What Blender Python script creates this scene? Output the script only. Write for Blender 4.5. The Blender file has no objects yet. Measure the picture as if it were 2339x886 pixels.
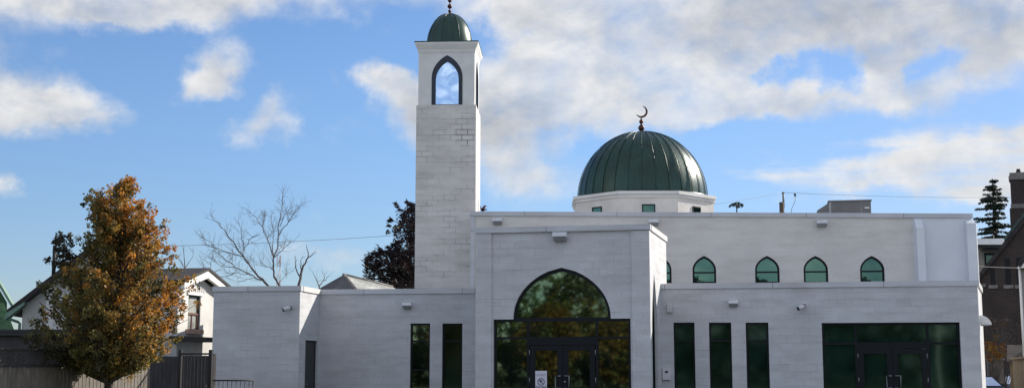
import bpy, bmesh, math, random
import numpy as np
from mathutils import Vector, Matrix
from mathutils.geometry import tessellate_polygon

SC = bpy.context.scene
COL = SC.collection
R = math.radians
rnd = random.Random(7)

# ------------------------------------------------------------------ camera
H = 1.55; F = 2900.0; CX = 1169.5; CY = 443.0
PITCH = math.atan(392 / F)
CP, SP = math.cos(PITCH), math.sin(PITCH)

def zy(py, Y):
    return H + Y * math.tan(PITCH + math.atan((CY - py) / F))

def P(px, py, Y):
    z = zy(py, Y); zc = Y * CP + (z - H) * SP
    return Vector(((px - CX) / F * zc, Y, z))

def PZ(px, Y, z):
    zc = Y * CP + (z - H) * SP
    return Vector(((px - CX) / F * zc, Y, z))

def ray(px, py):
    x = (px - CX) / F; y = (CY - py) / F
    return Vector((x, CP - y * SP, SP + y * CP))

cd = bpy.data.cameras.new('camera'); cam = bpy.data.objects.new('camera', cd); COL.objects.link(cam)
cd.sensor_width = 36; cd.lens = 36 * F / 2339; cd.clip_end = 6000; cd.clip_start = .1
cam.location = (0, 0, H); cam.rotation_euler = (math.pi / 2 + PITCH, 0, 0)
SC.camera = cam

# ------------------------------------------------------------------ tagging
def tag(o, label=None, cat=None, group=None, kind=None):
    if label: o['label'] = label
    if cat: o['category'] = cat
    if group: o['group'] = group
    if kind: o['kind'] = kind
    return o

def empty(name, loc=(0, 0, 0), rz=0.0, label=None, cat=None, group=None, parent=None):
    o = bpy.data.objects.new(name, None); COL.objects.link(o)
    o.location = loc; o.rotation_euler = (0, 0, rz); o.empty_display_size = .2
    if parent: o.parent = parent
    return tag(o, label, cat, group)

def dup(o, parent=None):
    c = o.copy(); COL.objects.link(c); c.parent = parent
    for ch in o.children:
        dup(ch, c)
    return c

# ------------------------------------------------------------------ mesh builder
class MB:
    def __init__(s):
        s.v = []; s.f = []; s.smooth = []
    def add(s, vs, fs, smooth=False):
        b = len(s.v); s.v.extend([tuple(v) for v in vs])
        for f in fs:
            s.f.append(tuple(i + b for i in f)); s.smooth.append(smooth)
        return s
    def quad(s, a, b, c, d): return s.add([a, b, c, d], [(0, 1, 2, 3)])
    def box(s, x0, x1, y0, y1, z0, z1, M=None):
        vs = [Vector((x, y, z)) for z in (z0, z1) for y in (y0, y1) for x in (x0, x1)]
        if M: vs = [M @ v for v in vs]
        return s.add(vs, [(0, 2, 3, 1), (4, 5, 7, 6), (0, 1, 5, 4), (1, 3, 7, 5), (3, 2, 6, 7), (2, 0, 4, 6)])
    def prism(s, poly, ext, M=None):
        """poly: list of 3D points (planar), extruded by vector ext"""
        n = len(poly); ext = Vector(ext)
        a = [Vector(p) for p in poly]; b = [p + ext for p in a]
        vs = a + b
        if M: vs = [M @ v for v in vs]
        tris = [tuple(t) for t in tessellate_polygon([a])]
        fs = [t for t in tris] + [tuple(i + n for i in reversed(t)) for t in tris]
        fs += [(i, (i + 1) % n, n + (i + 1) % n, n + i) for i in range(n)]
        return s.add(vs, fs)
    def tube(s, pts, rad, seg=6, cap=True, smooth=True):
        pts = [Vector(p) for p in pts]; n = len(pts)
        if not hasattr(rad, '__len__'): rad = [rad] * n
        vs = []; ref = Vector((.31, .17, .93)).normalized()
        for i, p in enumerate(pts):
            d = (pts[min(i + 1, n - 1)] - pts[max(i - 1, 0)])
            d = d.normalized() if d.length > 1e-9 else Vector((0, 0, 1))
            r0 = ref if abs(d.dot(ref)) < .95 else Vector((1, 0, 0))
            a = d.cross(r0).normalized(); b = d.cross(a)
            for k in range(seg):
                t = 2 * math.pi * k / seg
                vs.append(p + (a * math.cos(t) + b * math.sin(t)) * rad[i])
        fs = [(i * seg + k, i * seg + (k + 1) % seg, (i + 1) * seg + (k + 1) % seg, (i + 1) * seg + k)
              for i in range(n - 1) for k in range(seg)]
        if cap:
            fs += [tuple(range(seg))[::-1], tuple((n - 1) * seg + k for k in range(seg))]
        return s.add(vs, fs, smooth)
    def lathe(s, prof, c=(0, 0, 0), seg=24, smooth=True, M=None):
        vs = []; c = Vector(c)
        for r, z in prof:
            for k in range(seg):
                t = 2 * math.pi * k / seg
                vs.append(c + Vector((r * math.cos(t), r * math.sin(t), z)))
        if M: vs = [M @ v for v in vs]
        n = len(prof)
        fs = [(i * seg + k, i * seg + (k + 1) % seg, (i + 1) * seg + (k + 1) % seg, (i + 1) * seg + k)
              for i in range(n - 1) for k in range(seg)]
        return s.add(vs, fs, smooth)
    def ball(s, c, r, seg=14, M=None):
        prof = [(max(1e-4, r * math.sin(t)), -r * math.cos(t)) for t in [math.pi * i / 10 for i in range(11)]]
        return s.lathe(prof, c, seg, True, M)
    def build(s, name, mat, parent=None, uv=True, bevel=0.0):
        me = bpy.data.meshes.new(name); me.from_pydata(s.v, [], s.f); me.update()
        me.polygons.foreach_set('use_smooth', s.smooth)
        if uv:
            ul = me.uv_layers.new(name='UVMap').data
            for p in me.polygons:
                n = p.normal
                if abs(n.z) > .75:
                    t = Vector((1, 0, 0)); b = Vector((0, 1, 0))
                else:
                    h = Vector((-n.y, n.x, 0)).normalized(); t = h if h.x > 0 or (abs(h.x) < 1e-4 and h.y > 0) else -h
                    b = Vector((0, 0, 1))
                for li in p.loop_indices:
                    co = me.vertices[me.loops[li].vertex_index].co
                    ul[li].uv = (co.dot(t), co.dot(b) if abs(n.z) > .75 else co.z / max(.2, math.sqrt(1 - n.z * n.z)))
        o = bpy.data.objects.new(name, me); COL.objects.link(o)
        me.materials.append(mat)
        if parent: o.parent = parent
        if bevel:
            m = o.modifiers.new('bevel', 'BEVEL'); m.width = bevel; m.segments = 1; m.limit_method = 'ANGLE'
        return o

# ------------------------------------------------------------------ material helpers
def newmat(name):
    m = bpy.data.materials.new(name); m.use_nodes = True
    nt = m.node_tree; nt.nodes.clear()
    return m, nt

def N(nt, typ, **kw):
    n = nt.nodes.new(typ)
    for k, v in kw.items():
        if k == 'inp':
            for kk, vv in v.items():
                if isinstance(vv, bpy.types.NodeSocket): nt.links.new(vv, n.inputs[kk])
                else: n.inputs[kk].default_value = vv
        else: setattr(n, k, v)
    return n

def math_(nt, op, a, b=0.0, c=0.0, clamp=False):
    return N(nt, 'ShaderNodeMath', operation=op, use_clamp=clamp, inp={0: a, 1: b, 2: c}).outputs[0]

def mixc(nt, fac, a, b, blend='MIX'):
    n = N(nt, 'ShaderNodeMix', data_type='RGBA', blend_type=blend)
    for k, v in ((0, fac), (6, a), (7, b)):
        if isinstance(v, bpy.types.NodeSocket): nt.links.new(v, n.inputs[k])
        else: n.inputs[k].default_value = v if k == 0 else (*v[:3], 1)
    return n.outputs[2]

def ramp(nt, fac, lo, hi, a=0.0, b=1.0):
    n = N(nt, 'ShaderNodeMapRange', interpolation_type='SMOOTHSTEP', inp={0: fac, 1: lo, 2: hi, 3: a, 4: b})
    return n.outputs[0]

def noise(nt, vec, scale, detail=4, rough=.55):
    n = N(nt, 'ShaderNodeTexNoise', inp={'Scale': scale, 'Detail': detail, 'Roughness': rough})
    if vec is not None: nt.links.new(vec, n.inputs['Vector'])
    return n.outputs[0]

def out(nt, sh):
    o = N(nt, 'ShaderNodeOutputMaterial'); nt.links.new(sh, o.inputs[0])

def mat(name, base, rough=.7, metal=0.0, var=.18, scale=3.0, bump=0.0, bscale=30, spec=.5, streak=False):
    m, nt = newmat(name)
    tc = N(nt, 'ShaderNodeTexCoord').outputs['Object']
    f = noise(nt, tc, scale, 5)
    if streak:
        mp = N(nt, 'ShaderNodeMapping', inp={0: tc, 3: (6, 6, .5)}).outputs[0]
        f2 = noise(nt, mp, scale, 4); f = math_(nt, 'MULTIPLY_ADD', f2, .5, math_(nt, 'MULTIPLY', f, .5))
    k = ramp(nt, f, .3, .7, 1 - var, 1 + var)
    col = N(nt, 'ShaderNodeVectorMath', operation='SCALE', inp={0: base, 'Scale': k}).outputs[0]
    b = N(nt, 'ShaderNodeBsdfPrincipled', inp={'Base Color': col, 'Roughness': rough, 'Metallic': metal, 'Specular IOR Level': spec})
    if bump:
        bn = N(nt, 'ShaderNodeBump', inp={'Strength': bump, 'Distance': .01, 'Height': noise(nt, tc, bscale, 4)})
        nt.links.new(bn.outputs[0], b.inputs['Normal'])
    out(nt, b.outputs[0]); return m

def block_mat(name, base, bw=.4, rh=.2, joint=.7, jw=.008, tone=.06, grime=.22, scars=None, rough=.75, jmask=(.4, .62), sp=.25, relief=1.0):
    """painted concrete block: faint courses, per-block tone, patchy joints, run-off grime"""
    m, nt = newmat(name)
    uv = N(nt, 'ShaderNodeUVMap').outputs[0]
    wob = N(nt, 'ShaderNodeTexNoise', inp={'Vector': uv, 'Scale': 3.0, 'Detail': 3.0}).outputs[1]
    wv = N(nt, 'ShaderNodeVectorMath', operation='MULTIPLY_ADD', inp={0: wob, 1: (.012, .012, 0), 2: uv}).outputs[0]
    br = N(nt, 'ShaderNodeTexBrick', offset=.5, inp={'Vector': wv, 'Color1': (1 - tone,) * 3 + (1,), 'Color2': (1 + tone * .6,) * 3 + (1,),
           'Mortar': (1, 1, 1, 1), 'Scale': 1, 'Mortar Size': jw, 'Mortar Smooth': .25, 'Bias': .25, 'Brick Width': bw, 'Row Height': rh})
    mort = br.outputs[1]
    n1 = noise(nt, uv, .55, 5, .6)
    n2 = noise(nt, N(nt, 'ShaderNodeMapping', inp={0: uv, 3: (.4, 2.2, 1)}).outputs[0], 1.7, 5, .65)
    n3 = noise(nt, uv, 22, 4, .6)
    jm = ramp(nt, noise(nt, N(nt, 'ShaderNodeMapping', inp={0: uv, 1: (5, 2, 0), 3: (.7, 1.6, 1)}).outputs[0], 1.3, 4, .6), jmask[0], jmask[1])
    jf = math_(nt, 'MULTIPLY', mort, jm)
    k = math_(nt, 'MULTIPLY', ramp(nt, n1, .3, .72, 1 - grime * .6, 1.05), ramp(nt, n2, .35, .75, 1.03, 1 - grime * .7))
    k = math_(nt, 'MULTIPLY', k, ramp(nt, n3, .3, .7, .95, 1.04))
    k = math_(nt, 'MULTIPLY', k, math_(nt, 'SUBTRACT', 1.0, math_(nt, 'MULTIPLY', jf, joint)))
    dark = None
    for (u, v, ru, rv, th) in (scars or []):
        mp = N(nt, 'ShaderNodeMapping', vector_type='TEXTURE', inp={0: uv, 1: (u, v, 0), 3: (ru, rv, 1)}).outputs[0]
        g = N(nt, 'ShaderNodeTexGradient', gradient_type='SPHERICAL', inp={0: mp}).outputs[1]
        g = math_(nt, 'MULTIPLY', ramp(nt, math_(nt, 'MULTIPLY_ADD', noise(nt, uv, 9, 3), .7, g), .5, .85), mort)
        dark = g if dark is None else math_(nt, 'MAXIMUM', dark, g)
    if dark is not None:
        k = math_(nt, 'MULTIPLY', k, math_(nt, 'SUBTRACT', 1.0, math_(nt, 'MULTIPLY', dark, th)))
    colb = mixc(nt, ramp(nt, n2, .5, .8), base, [base[0] * .97, base[1] * .95, base[2] * .9])
    colb = mixc(nt, 1.0, colb, br.outputs[0], 'MULTIPLY')
    col = N(nt, 'ShaderNodeVectorMath', operation='SCALE', inp={0: colb, 'Scale': k}).outputs[0]
    b = N(nt, 'ShaderNodeBsdfPrincipled', inp={'Base Color': col, 'Roughness': rough, 'Specular IOR Level': sp})
    hgt = math_(nt, 'MULTIPLY_ADD', n3, .35, math_(nt, 'MULTIPLY', math_(nt, 'MULTIPLY', mort, ramp(nt, jm, 0, 1, .25, 1)), -relief))
    bn = N(nt, 'ShaderNodeBump', inp={'Strength': .55, 'Distance': .008, 'Height': hgt})
    nt.links.new(bn.outputs[0], b.inputs['Normal'])
    out(nt, b.outputs[0]); return m

def brick_mat(name, c1, c2, mortar, bw=.22, rh=.075):
    m, nt = newmat(name)
    uv = N(nt, 'ShaderNodeUVMap').outputs[0]
    br = N(nt, 'ShaderNodeTexBrick', offset=.5, inp={'Vector': uv, 'Color1': (*c1, 1), 'Color2': (*c2, 1), 'Mortar': (*mortar, 1),
           'Scale': 1, 'Mortar Size': .008, 'Brick Width': bw, 'Row Height': rh})
    k = ramp(nt, noise(nt, uv, .6, 5), .3, .7, .7, 1.2)
    col = N(nt, 'ShaderNodeVectorMath', operation='SCALE', inp={0: br.outputs[0], 'Scale': k}).outputs[0]
    b = N(nt, 'ShaderNodeBsdfPrincipled', inp={'Base Color': col, 'Roughness': .85})
    bn = N(nt, 'ShaderNodeBump', inp={'Strength': .4, 'Distance': .008, 'Height': math_(nt, 'MULTIPLY', br.outputs[1], -1.0)})
    nt.links.new(bn.outputs[0], b.inputs['Normal'])
    out(nt, b.outputs[0]); return m

def glass_mat(name, tint, refl, body, wob=.0, wscale=1.5, rough=.015):
    """tinted facade glass: mirror-like coat with a fresnel rise over a dark interior"""
    m, nt = newmat(name)
    tc = N(nt, 'ShaderNodeTexCoord').outputs['Object']
    g = N(nt, 'ShaderNodeBsdfGlossy', inp={'Color': (*tint, 1), 'Roughness': rough})
    n1 = noise(nt, tc, 1.3, 4)
    bc = N(nt, 'ShaderNodeVectorMath', operation='SCALE', inp={0: body, 'Scale': ramp(nt, n1, .3, .7, .4, 1.5)}).outputs[0]
    d = N(nt, 'ShaderNodeBsdfDiffuse', inp={0: bc})
    if wob:
        bn = N(nt, 'ShaderNodeBump', inp={'Strength': 1.0, 'Distance': wob, 'Height': noise(nt, tc, wscale, 1.5, .4)})
        nt.links.new(bn.outputs[0], g.inputs['Normal'])
    fr = N(nt, 'ShaderNodeFresnel', inp={0: 1.5}).outputs[0]
    fac = math_(nt, 'ADD', fr, refl, clamp=True)
    mx = N(nt, 'ShaderNodeMixShader', inp={0: fac, 1: d.outputs[0], 2: g.outputs[0]})
    out(nt, mx.outputs[0]); return m

def leaf_mat(name, trans=.45, rough=.55):
    m, nt = newmat(name)
    c = N(nt, 'ShaderNodeVertexColor', layer_name='Col').outputs[0]
    d = N(nt, 'ShaderNodeBsdfPrincipled', inp={'Base Color': c, 'Roughness': rough, 'Specular IOR Level': .35})
    t = N(nt, 'ShaderNodeBsdfTranslucent', inp={0: c})
    mx = N(nt, 'ShaderNodeMixShader', inp={0: trans, 1: d.outputs[0], 2: t.outputs[0]})
    out(nt, mx.outputs[0]); return m

def shingle_mat(name, base, row=.14, w=.3, var=.25):
    m, nt = newmat(name)
    uv = N(nt, 'ShaderNodeUVMap').outputs[0]
    br = N(nt, 'ShaderNodeTexBrick', offset=.5, inp={'Vector': uv, 'Color1': (1 - var,) * 3 + (1,), 'Color2': (1 + var,) * 3 + (1,),
           'Mortar': (.45, .45, .45, 1), 'Scale': 1, 'Mortar Size': .008, 'Brick Width': w, 'Row Height': row})
    col = mixc(nt, 1.0, base, br.outputs[0], 'MULTIPLY')
    k = ramp(nt, noise(nt, uv, 1.5, 5), .3, .7, .7, 1.25)
    col = N(nt, 'ShaderNodeVectorMath', operation='SCALE', inp={0: col, 'Scale': k}).outputs[0]
    b = N(nt, 'ShaderNodeBsdfPrincipled', inp={'Base Color': col, 'Roughness': .8})
    out(nt, b.outputs[0]); return m

# ------------------------------------------------------------------ walls
class Wall:
    def __init__(s, A, B, z=0.0):
        s.A = Vector((A[0], A[1])); s.B = Vector((B[0], B[1]))
        d = s.B - s.A; s.L = d.length; s.u = d / s.L; s.n = Vector((-s.u.y, s.u.x))
        s.ang = math.atan2(s.u.y, s.u.x)
    def hit(s, px, py):
        d = ray(px, py); o = Vector((0, 0, H))
        n3 = Vector((s.n.x, s.n.y, 0)); t = (Vector((s.A.x, s.A.y, 0)) - o).dot(n3) / d.dot(n3)
        p = o + d * t
        return (Vector((p.x, p.y)) - s.A).dot(s.u), p.z
    def pt(s, u, z, d=0.0):
        p = s.A + s.u * u + s.n * d
        return Vector((p.x, p.y, z))
    def M(s, u, z, d=0.0):
        """local frame: x along the wall, y into it, z up"""
        return Matrix.Translation(s.pt(u, z, d)) @ Matrix.Rotation(s.ang, 4, 'Z')
    def sheet(s, mb, outline, holes=(), depth=.16):
        loops = [[Vector((u, z, 0)) for u, z in lp] for lp in [outline] + list(holes)]
        flat = [p for lp in loops for p in lp]
        tris = tessellate_polygon(loops)
        vs = [s.pt(p.x, p.y) for p in flat]; fs = []
        want = Vector((-s.n.x, -s.n.y, 0))
        for a, b, c in tris:
            nn = (vs[b] - vs[a]).cross(vs[c] - vs[a])
            fs.append((a, b, c) if nn.dot(want) > 0 else (c, b, a))
        mb.add(vs, fs)
        for h in holes:
            k = len(h)
            for i in range(k):
                a, b = h[i], h[(i + 1) % k]
                mb.quad(s.pt(*a), s.pt(*b), s.pt(*b, depth), s.pt(*a, depth))
    def rect(s, mb, u0, u1, z0, z1, d0, d1):
        return mb.box(0, u1 - u0, d0, d1, 0, z1 - z0, s.M(u0, z0))

def rectloop(u0, u1, z0, z1): return [(u0, z0), (u1, z0), (u1, z1), (u0, z1)]

def arch(uc, hw, z0, zs, za, n=9, a=2.2, b=.9):
    """pointed arch outline, counter-clockwise from bottom left"""
    pr = []
    for i in range(n + 1):
        h = i / n
        pr.append((hw * max(0, (1 - h ** a)) ** b, zs + (za - zs) * h))
    pts = [(uc - hw, z0), (uc + hw, z0)]
    if zs > z0 + .01: pts += [(uc + w, z) for w, z in pr]
    else: pts += [(uc + w, z) for w, z in pr[1:]]
    pts += [(uc - w, z) for w, z in reversed(pr[:-1])]
    if zs <= z0 + .01: pts = pts[:-1]
    return pts

def ring(mb, W, outer, inner, d0, d1):
    k = len(outer)
    for i in range(k):
        j = (i + 1) % k
        o0, o1, i0, i1 = outer[i], outer[j], inner[i], inner[j]
        mb.quad(W.pt(*o0, d0), W.pt(*o1, d0), W.pt(*i1, d0), W.pt(*i0, d0))
        mb.quad(W.pt(*i0, d0), W.pt(*i1, d0), W.pt(*i1, d1), W.pt(*i0, d1))
        mb.quad(W.pt(*o0, d1), W.pt(*o1, d1), W.pt(*o1, d0), W.pt(*o0, d0))

def panel(mb, W, loop, d):
    t = tessellate_polygon([[Vector((u, z, 0)) for u, z in loop]])
    mb.add([W.pt(u, z, d) for u, z in loop], [tuple(x) for x in t])

# ------------------------------------------------------------------ foliage helpers (numpy)
def leaf_cloud(centers, rad, per, size, colors, seed, aspect=.6, droop=0.0, flat=1.0, outward=None):
    """rhombus leaves around cluster centres. returns verts, colours"""
    g = np.random.default_rng(seed)
    c = np.repeat(np.asarray(centers, float), per, axis=0)
    r = np.repeat(np.asarray(rad, float), per)
    n = len(c)
    d = g.normal(size=(n, 3)); d /= np.linalg.norm(d, axis=1)[:, None]
    rr = r * g.random(n) ** .45
    off = d * rr[:, None]; off[:, 2] *= flat
    p = c + off
    a = g.normal(size=(n, 3)); a[:, 2] -= droop
    if outward is not None:
        o = np.repeat(np.asarray(outward, float), per, axis=0); a = a * .55 + o * 1.4
    a /= np.linalg.norm(a, axis=1)[:, None]
    b = np.cross(a, g.normal(size=(n, 3))); b /= (np.linalg.norm(b, axis=1)[:, None] + 1e-9)
    L = size * (.65 + .7 * g.random(n)); Wd = L * aspect
    a = a * (L / 2)[:, None]; b = b * (Wd / 2)[:, None]
    v = np.stack([p - a, p + b, p + a, p - b], axis=1).reshape(-1, 3)
    col = np.repeat(np.asarray(colors, float), per, axis=0) * (.62 + .76 * g.random(n))[:, None]
    col = np.clip(col, .002, .9)
    col = np.repeat(col, 4, axis=0)
    return v, col

def leaf_obj(name, v, col, m, parent):
    n = len(v) // 4
    me = bpy.data.meshes.new(name)
    me.vertices.add(n * 4); me.vertices.foreach_set('co', v.astype(np.float32).ravel())
    me.loops.add(n * 4); me.loops.foreach_set('vertex_index', np.arange(n * 4, dtype=np.int32))
    me.polygons.add(n); me.polygons.foreach_set('loop_start', np.arange(0, n * 4, 4, dtype=np.int32))
    me.update(calc_edges=True)
    at = me.color_attributes.new('Col', 'FLOAT_COLOR', 'POINT')
    at.data.foreach_set('color', np.concatenate([col, np.ones((len(col), 1))], axis=1).astype(np.float32).ravel())
    me.materials.append(m)
    o = bpy.data.objects.new(name, me); COL.objects.link(o)
    if parent: o.parent = parent
    return o

def bend(p0, p1, k, rg, amp=.12):
    p0, p1 = Vector(p0), Vector(p1); L = (p1 - p0).length
    j = Vector((rg.uniform(-1, 1), rg.uniform(-1, 1), rg.uniform(-.3, .5))) * L * amp
    return [p0.lerp(p1, i / k) + j * math.sin(math.pi * i / k) for i in range(k + 1)]

def twigs(mb, p, d, L, r, depth, rg, spread=.55, up=.12, kids=(2, 3)):
    """recursive bare branching"""
    pts = [p]; q = p.copy(); dd = d.normalized(); k = 4
    for i in range(k):
        dd = (dd + Vector((rg.gauss(0, .13), rg.gauss(0, .13), rg.gauss(up * .3, .1)))).normalized()
        q = q + dd * (L / k); pts.append(q.copy())
    mb.tube(pts, [r * (1 - .55 * i / k) for i in range(k + 1)], 4 if r < .02 else 6, cap=False)
    if depth <= 0: return
    for _ in range(rg.randint(*kids)):
        i = rg.randint(1, k); b = pts[i]
        nd = (dd + Vector((rg.gauss(0, spread), rg.gauss(0, spread), rg.gauss(up, spread * .7)))).normalized()
        twigs(mb, b, nd, L * rg.uniform(.5, .75), r * .5, depth - 1, rg, spread, up, kids)

# ================================================================== MATERIALS
SUN_AZ, SUN_EL = 56.0, 28.0
M_wing = block_mat('painted_block', (.56, .57, .59), .4, .2, .18, .008, .06, .15, jmask=(.42, .64), relief=.9)
M_entr = block_mat('painted_block_entrance', (.575, .58, .595), .4, .2, .19, .008, .058, .14, jmask=(.43, .64), relief=.9)
M_main = block_mat('painted_render', (.67, .645, .615), .4, .2, .03, .006, .02, .12, jmask=(.48, .68), relief=.25)
M_white = mat('white_membrane', (.70, .73, .78), .35, 0, .04, 1.2, .15, 2)
M_tower = block_mat('minaret_block', (.60, .575, .545), .62, .33, .3, .012, .03, .24,
                    scars=None, jmask=(.4, .58))
M_lant = mat('lantern_render', (.72, .71, .69), .6, 0, .06, 2, .1, 20)
M_drum = mat('drum_render', (.70, .67, .63), .75, 0, .09, 1.4, .9, 9)
M_cap = block_mat('metal_cap', (.56, .57, .60), 3.05, 6.0, .55, .011, .05, .14, rough=.45, jmask=(-.2, -.1), sp=.4, relief=.5)
M_caplit = mat('sunlit_metal_cap', (.66, .65, .64), .45, .1, .06, 1.5)  # paler copy of the cap metal, sunlight put into its colour
M_roof = mat('flat_roof', (.30, .29, .28), .9, 0, .2, 1.0)
M_green = mat('green_metal', (.009, .042, .029), .34, .2, .4, 1.3, .35, 2.2, .55, streak=True)
M_bronze = mat('aged_copper', (.085, .035, .026), .5, .5, .3, 9)
M_frame = mat('dark_frame', (.006, .008, .011), .45, 0, .15, 5, spec=.22)
M_navy = mat('navy_frame', (.012, .022, .04), .45, 0, .15, 5)
M_door = mat('dark_green_door', (.014, .022, .024), .45, 0, .1, 3)
M_steel = mat('brushed_steel', (.26, .27, .28), .45, .5, .05, 4)
M_glass = glass_mat('green_tinted_glass', (.52, .72, .44), .28, (.006, .010, .008), .0015, .8, .026)
M_glassd = glass_mat('dark_tinted_glass', (.42, .64, .50), .10, (.005, .017, .013), .002, .8, .05)
M_teal = glass_mat('teal_tinted_glass', (.27, .50, .40), .27, (.006, .020, .016), .004, .9)
M_bubble = glass_mat('wavy_sky_tinted_glazing', (.60, .76, .96), .8, (.10, .14, .18), .02, 1.0)  # clear glazing with the blue of a sky reflection put into its tint
M_hous = mat('grey_fixture', (.62, .63, .65), .5, 0, .06, 6)
M_lens = mat('dark_lens', (.03, .03, .035), .25, 0, .1, 6)
M_lenslt = mat('prismatic_lens', (.30, .31, .33), .3, 0, .1, 6)
M_bark = mat('dark_bark', (.06, .048, .04), .9, 0, .35, 8, .6, 25)
M_barkg = mat('grey_bark', (.12, .105, .10), .9, 0, .3, 8)
M_lat = mat('shaded_lattice_wood', (.05, .046, .045), .9, 0, .3, 4)  # lattice darkened in colour to stand in for the tree's leaf shade
M_wood = mat('weathered_fence_wood', (.16, .14, .12), .9, 0, .3, 4, .4, 20, streak=True)  # weathered wood, colour lowered to carry the tree's shade on the boards
M_woodd = mat('dark_fence_wood', (.045, .042, .045), .9, 0, .3, 4, .3, 20, streak=True)
M_woodt = mat('tan_fence_wood', (.26, .20, .13), .9, 0, .3, 4, .4, 20, streak=True)
M_black = mat('black_metal', (.015, .015, .018), .5, 0, .1, 4)
M_stucco = mat('white_stucco', (.58, .57, .55), .85, 0, .09, 1.5, .5, 12)
M_trimw = mat('white_trim', (.80, .79, .76), .6, 0, .06, 3)
M_sill = mat('pinkish_stone', (.40, .27, .21), .8, 0, .15, 5)
M_redwood = mat('red_brown_sash', (.12, .045, .03), .6, 0, .15, 5)
M_roofd = shingle_mat('dark_shingle', (.035, .03, .032))
M_roofg = shingle_mat('green_shingle', (.055, .13, .05))
M_roofh = shingle_mat('pale_grey_shingle', (.36, .37, .345), .25, .4, .12)
M_stone = brick_mat('dark_rubble', (.075, .075, .085), (.13, .12, .12), (.05, .05, .05), .4, .2)
M_gtrim = mat('green_trim', (.16, .26, .20), .6, 0, .1, 4)
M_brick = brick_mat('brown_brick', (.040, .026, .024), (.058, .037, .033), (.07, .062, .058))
M_limestone = mat('grey_limestone', (.22, .20, .185), .9, 0, .2, 3)
M_buff = mat('buff_wall', (.30, .28, .25), .85, 0, .1, 2)
M_copper = mat('green_verge', (.03, .055, .05), .6, 0, .2, 3)
M_hvac = mat('hvac_panel', (.17, .165, .165), .55, .2, .1, 3)
M_hvacl = mat('hvac_casing', (.40, .40, .41), .5, .3, .08, 3)
M_wire = mat('cable_grey', (.10, .10, .11), .6, 0, .05, 3)
M_asph = mat('asphalt', (.11, .108, .105), .95, 0, .25, .8, .5, 60)
M_conc = mat('concrete', (.34, .33, .31), .9, 0, .15, .7, .3, 30)
M_earth = mat('lawn', (.07, .085, .035), .95, 0, .35, .35, .4, 8)
M_signw = mat('sign_white', (.66, .66, .74), .5, 0, .05, 8)
M_ink = mat('sign_navy_ink', (.012, .012, .04), .6, 0, .05, 8)
M_inkg = mat('sign_grey_ink', (.35, .34, .40), .6, 0, .05, 8)
M_leafA = leaf_mat('autumn_leaf', .5)
M_leafD = leaf_mat('dark_leaf', .22)
M_leafG = leaf_mat('green_leaf', .35)
M_yellow = mat('line_paint', (.75, .75, .72), .8, 0, .15, 3)

# ================================================================== GROUND
def terr(x, y):
    def ss(a, b, t):
        t = min(1, max(0, (t - a) / (b - a))); return t * t * (3 - 2 * t)
    return -.32 * ss(46, 56, y) * ss(4, 12, x)
def grid(x0, x1, y0, y1, nx, ny, dz):
    mb = MB(); vs = []
    for j in range(ny + 1):
        for i in range(nx + 1):
            x = x0 + (x1 - x0) * i / nx; y = y0 + (y1 - y0) * j / ny
            vs.append((x, y, terr(x, y) + dz))
    mb.add(vs, [(j * (nx + 1) + i, j * (nx + 1) + i + 1, (j + 1) * (nx + 1) + i + 1, (j + 1) * (nx + 1) + i)
                for j in range(ny) for i in range(nx)])
    return mb
mb = grid(-60, 60, -60, 120, 60, 90, 0)
big = 2500
for (a, b, c, d) in ((-big, -60, -big, big), (60, big, -big, big), (-60, 60, -big, -60), (-60, 60, 120, big)):
    mb.add([(a, c, 0 if not (a == -60 and c == 120) else -.32 * 0), (b, c, 0), (b, d, 0), (a, d, 0)], [(0, 1, 2, 3)])
tag(mb.build('ground', M_earth), kind='structure')
tag(grid(-7.5, 34, -6, 33.4, 4, 4, .006).build('parking_lot', M_asph), kind='structure')
tag(grid(14.3, 24, 33.4, 70, 10, 40, .008).build('driveway', M_asph), kind='structure')
mb = MB(); mb.box(-7.5, 13.6, 33.4, 34.35, 0, .12)
tag(mb.build('pavement', M_conc), kind='structure')
mb = MB()
for i in range(9):
    mb.add([(-6 + i * 2.7, 22, .011), (-5.9 + i * 2.7, 22, .011), (-5.9 + i * 2.7, 27.2, .011), (-6 + i * 2.7, 27.2, .011)], [(0, 1, 2, 3)])
tag(mb.build('parking_lot_lines', M_yellow), kind='structure')
tag(grid(-90, 90, -13, -6, 4, 2, .004).build('road', M_asph), kind='structure')

# ================================================================== MOSQUE
mosque = empty('mosque', (0, 38, 0), 0, 'white painted block mosque with a green dome, a minaret and dark arched windows', 'mosque')
MINV = Matrix.Translation((0, -38, 0))
def mos(mbx, name, m, parent=None, bevel=0):
    mbx.v = [tuple(Vector(v) - Vector((0, 38, 0))) for v in mbx.v]
    return mbx.build(name, m, parent or mosque, bevel=bevel)

def xy(px, py, Y): p = P(px, py, Y); return Vector((p.x, p.y))
# -- left front block and left wing
ZL = 3.87
LA, LB, LC = xy(489, 654, 37.5), xy(686, 651, 37.2), xy(731, 658, 39.0)
LD = xy(1100, 657, 38.3)
wA = Wall(LA, LB); wB = Wall(LB, LC); wC = Wall(LC, LD)
backv = Vector((-.10, 1)).normalized()
wA0 = Wall(LA + backv * 9, LA)

def cap(mbx, W, z0, z1, dz=.15, u0=-.035, u1=None, off=0.0, d0=-.04, d1=.22):
    u1 = W.L + .035 if u1 is None else u1
    vs = []
    for u, zt in ((u0, z0), (u1, z1)):
        for d in (d0, d1):
            for z in (zt - dz + off, zt + off): vs.append(W.pt(u, z, d))
    mbx.add(vs, [(0, 1, 3, 2), (4, 6, 7, 5), (0, 4, 5, 1), (2, 3, 7, 6), (1, 5, 7, 3), (0, 2, 6, 4)])

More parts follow.
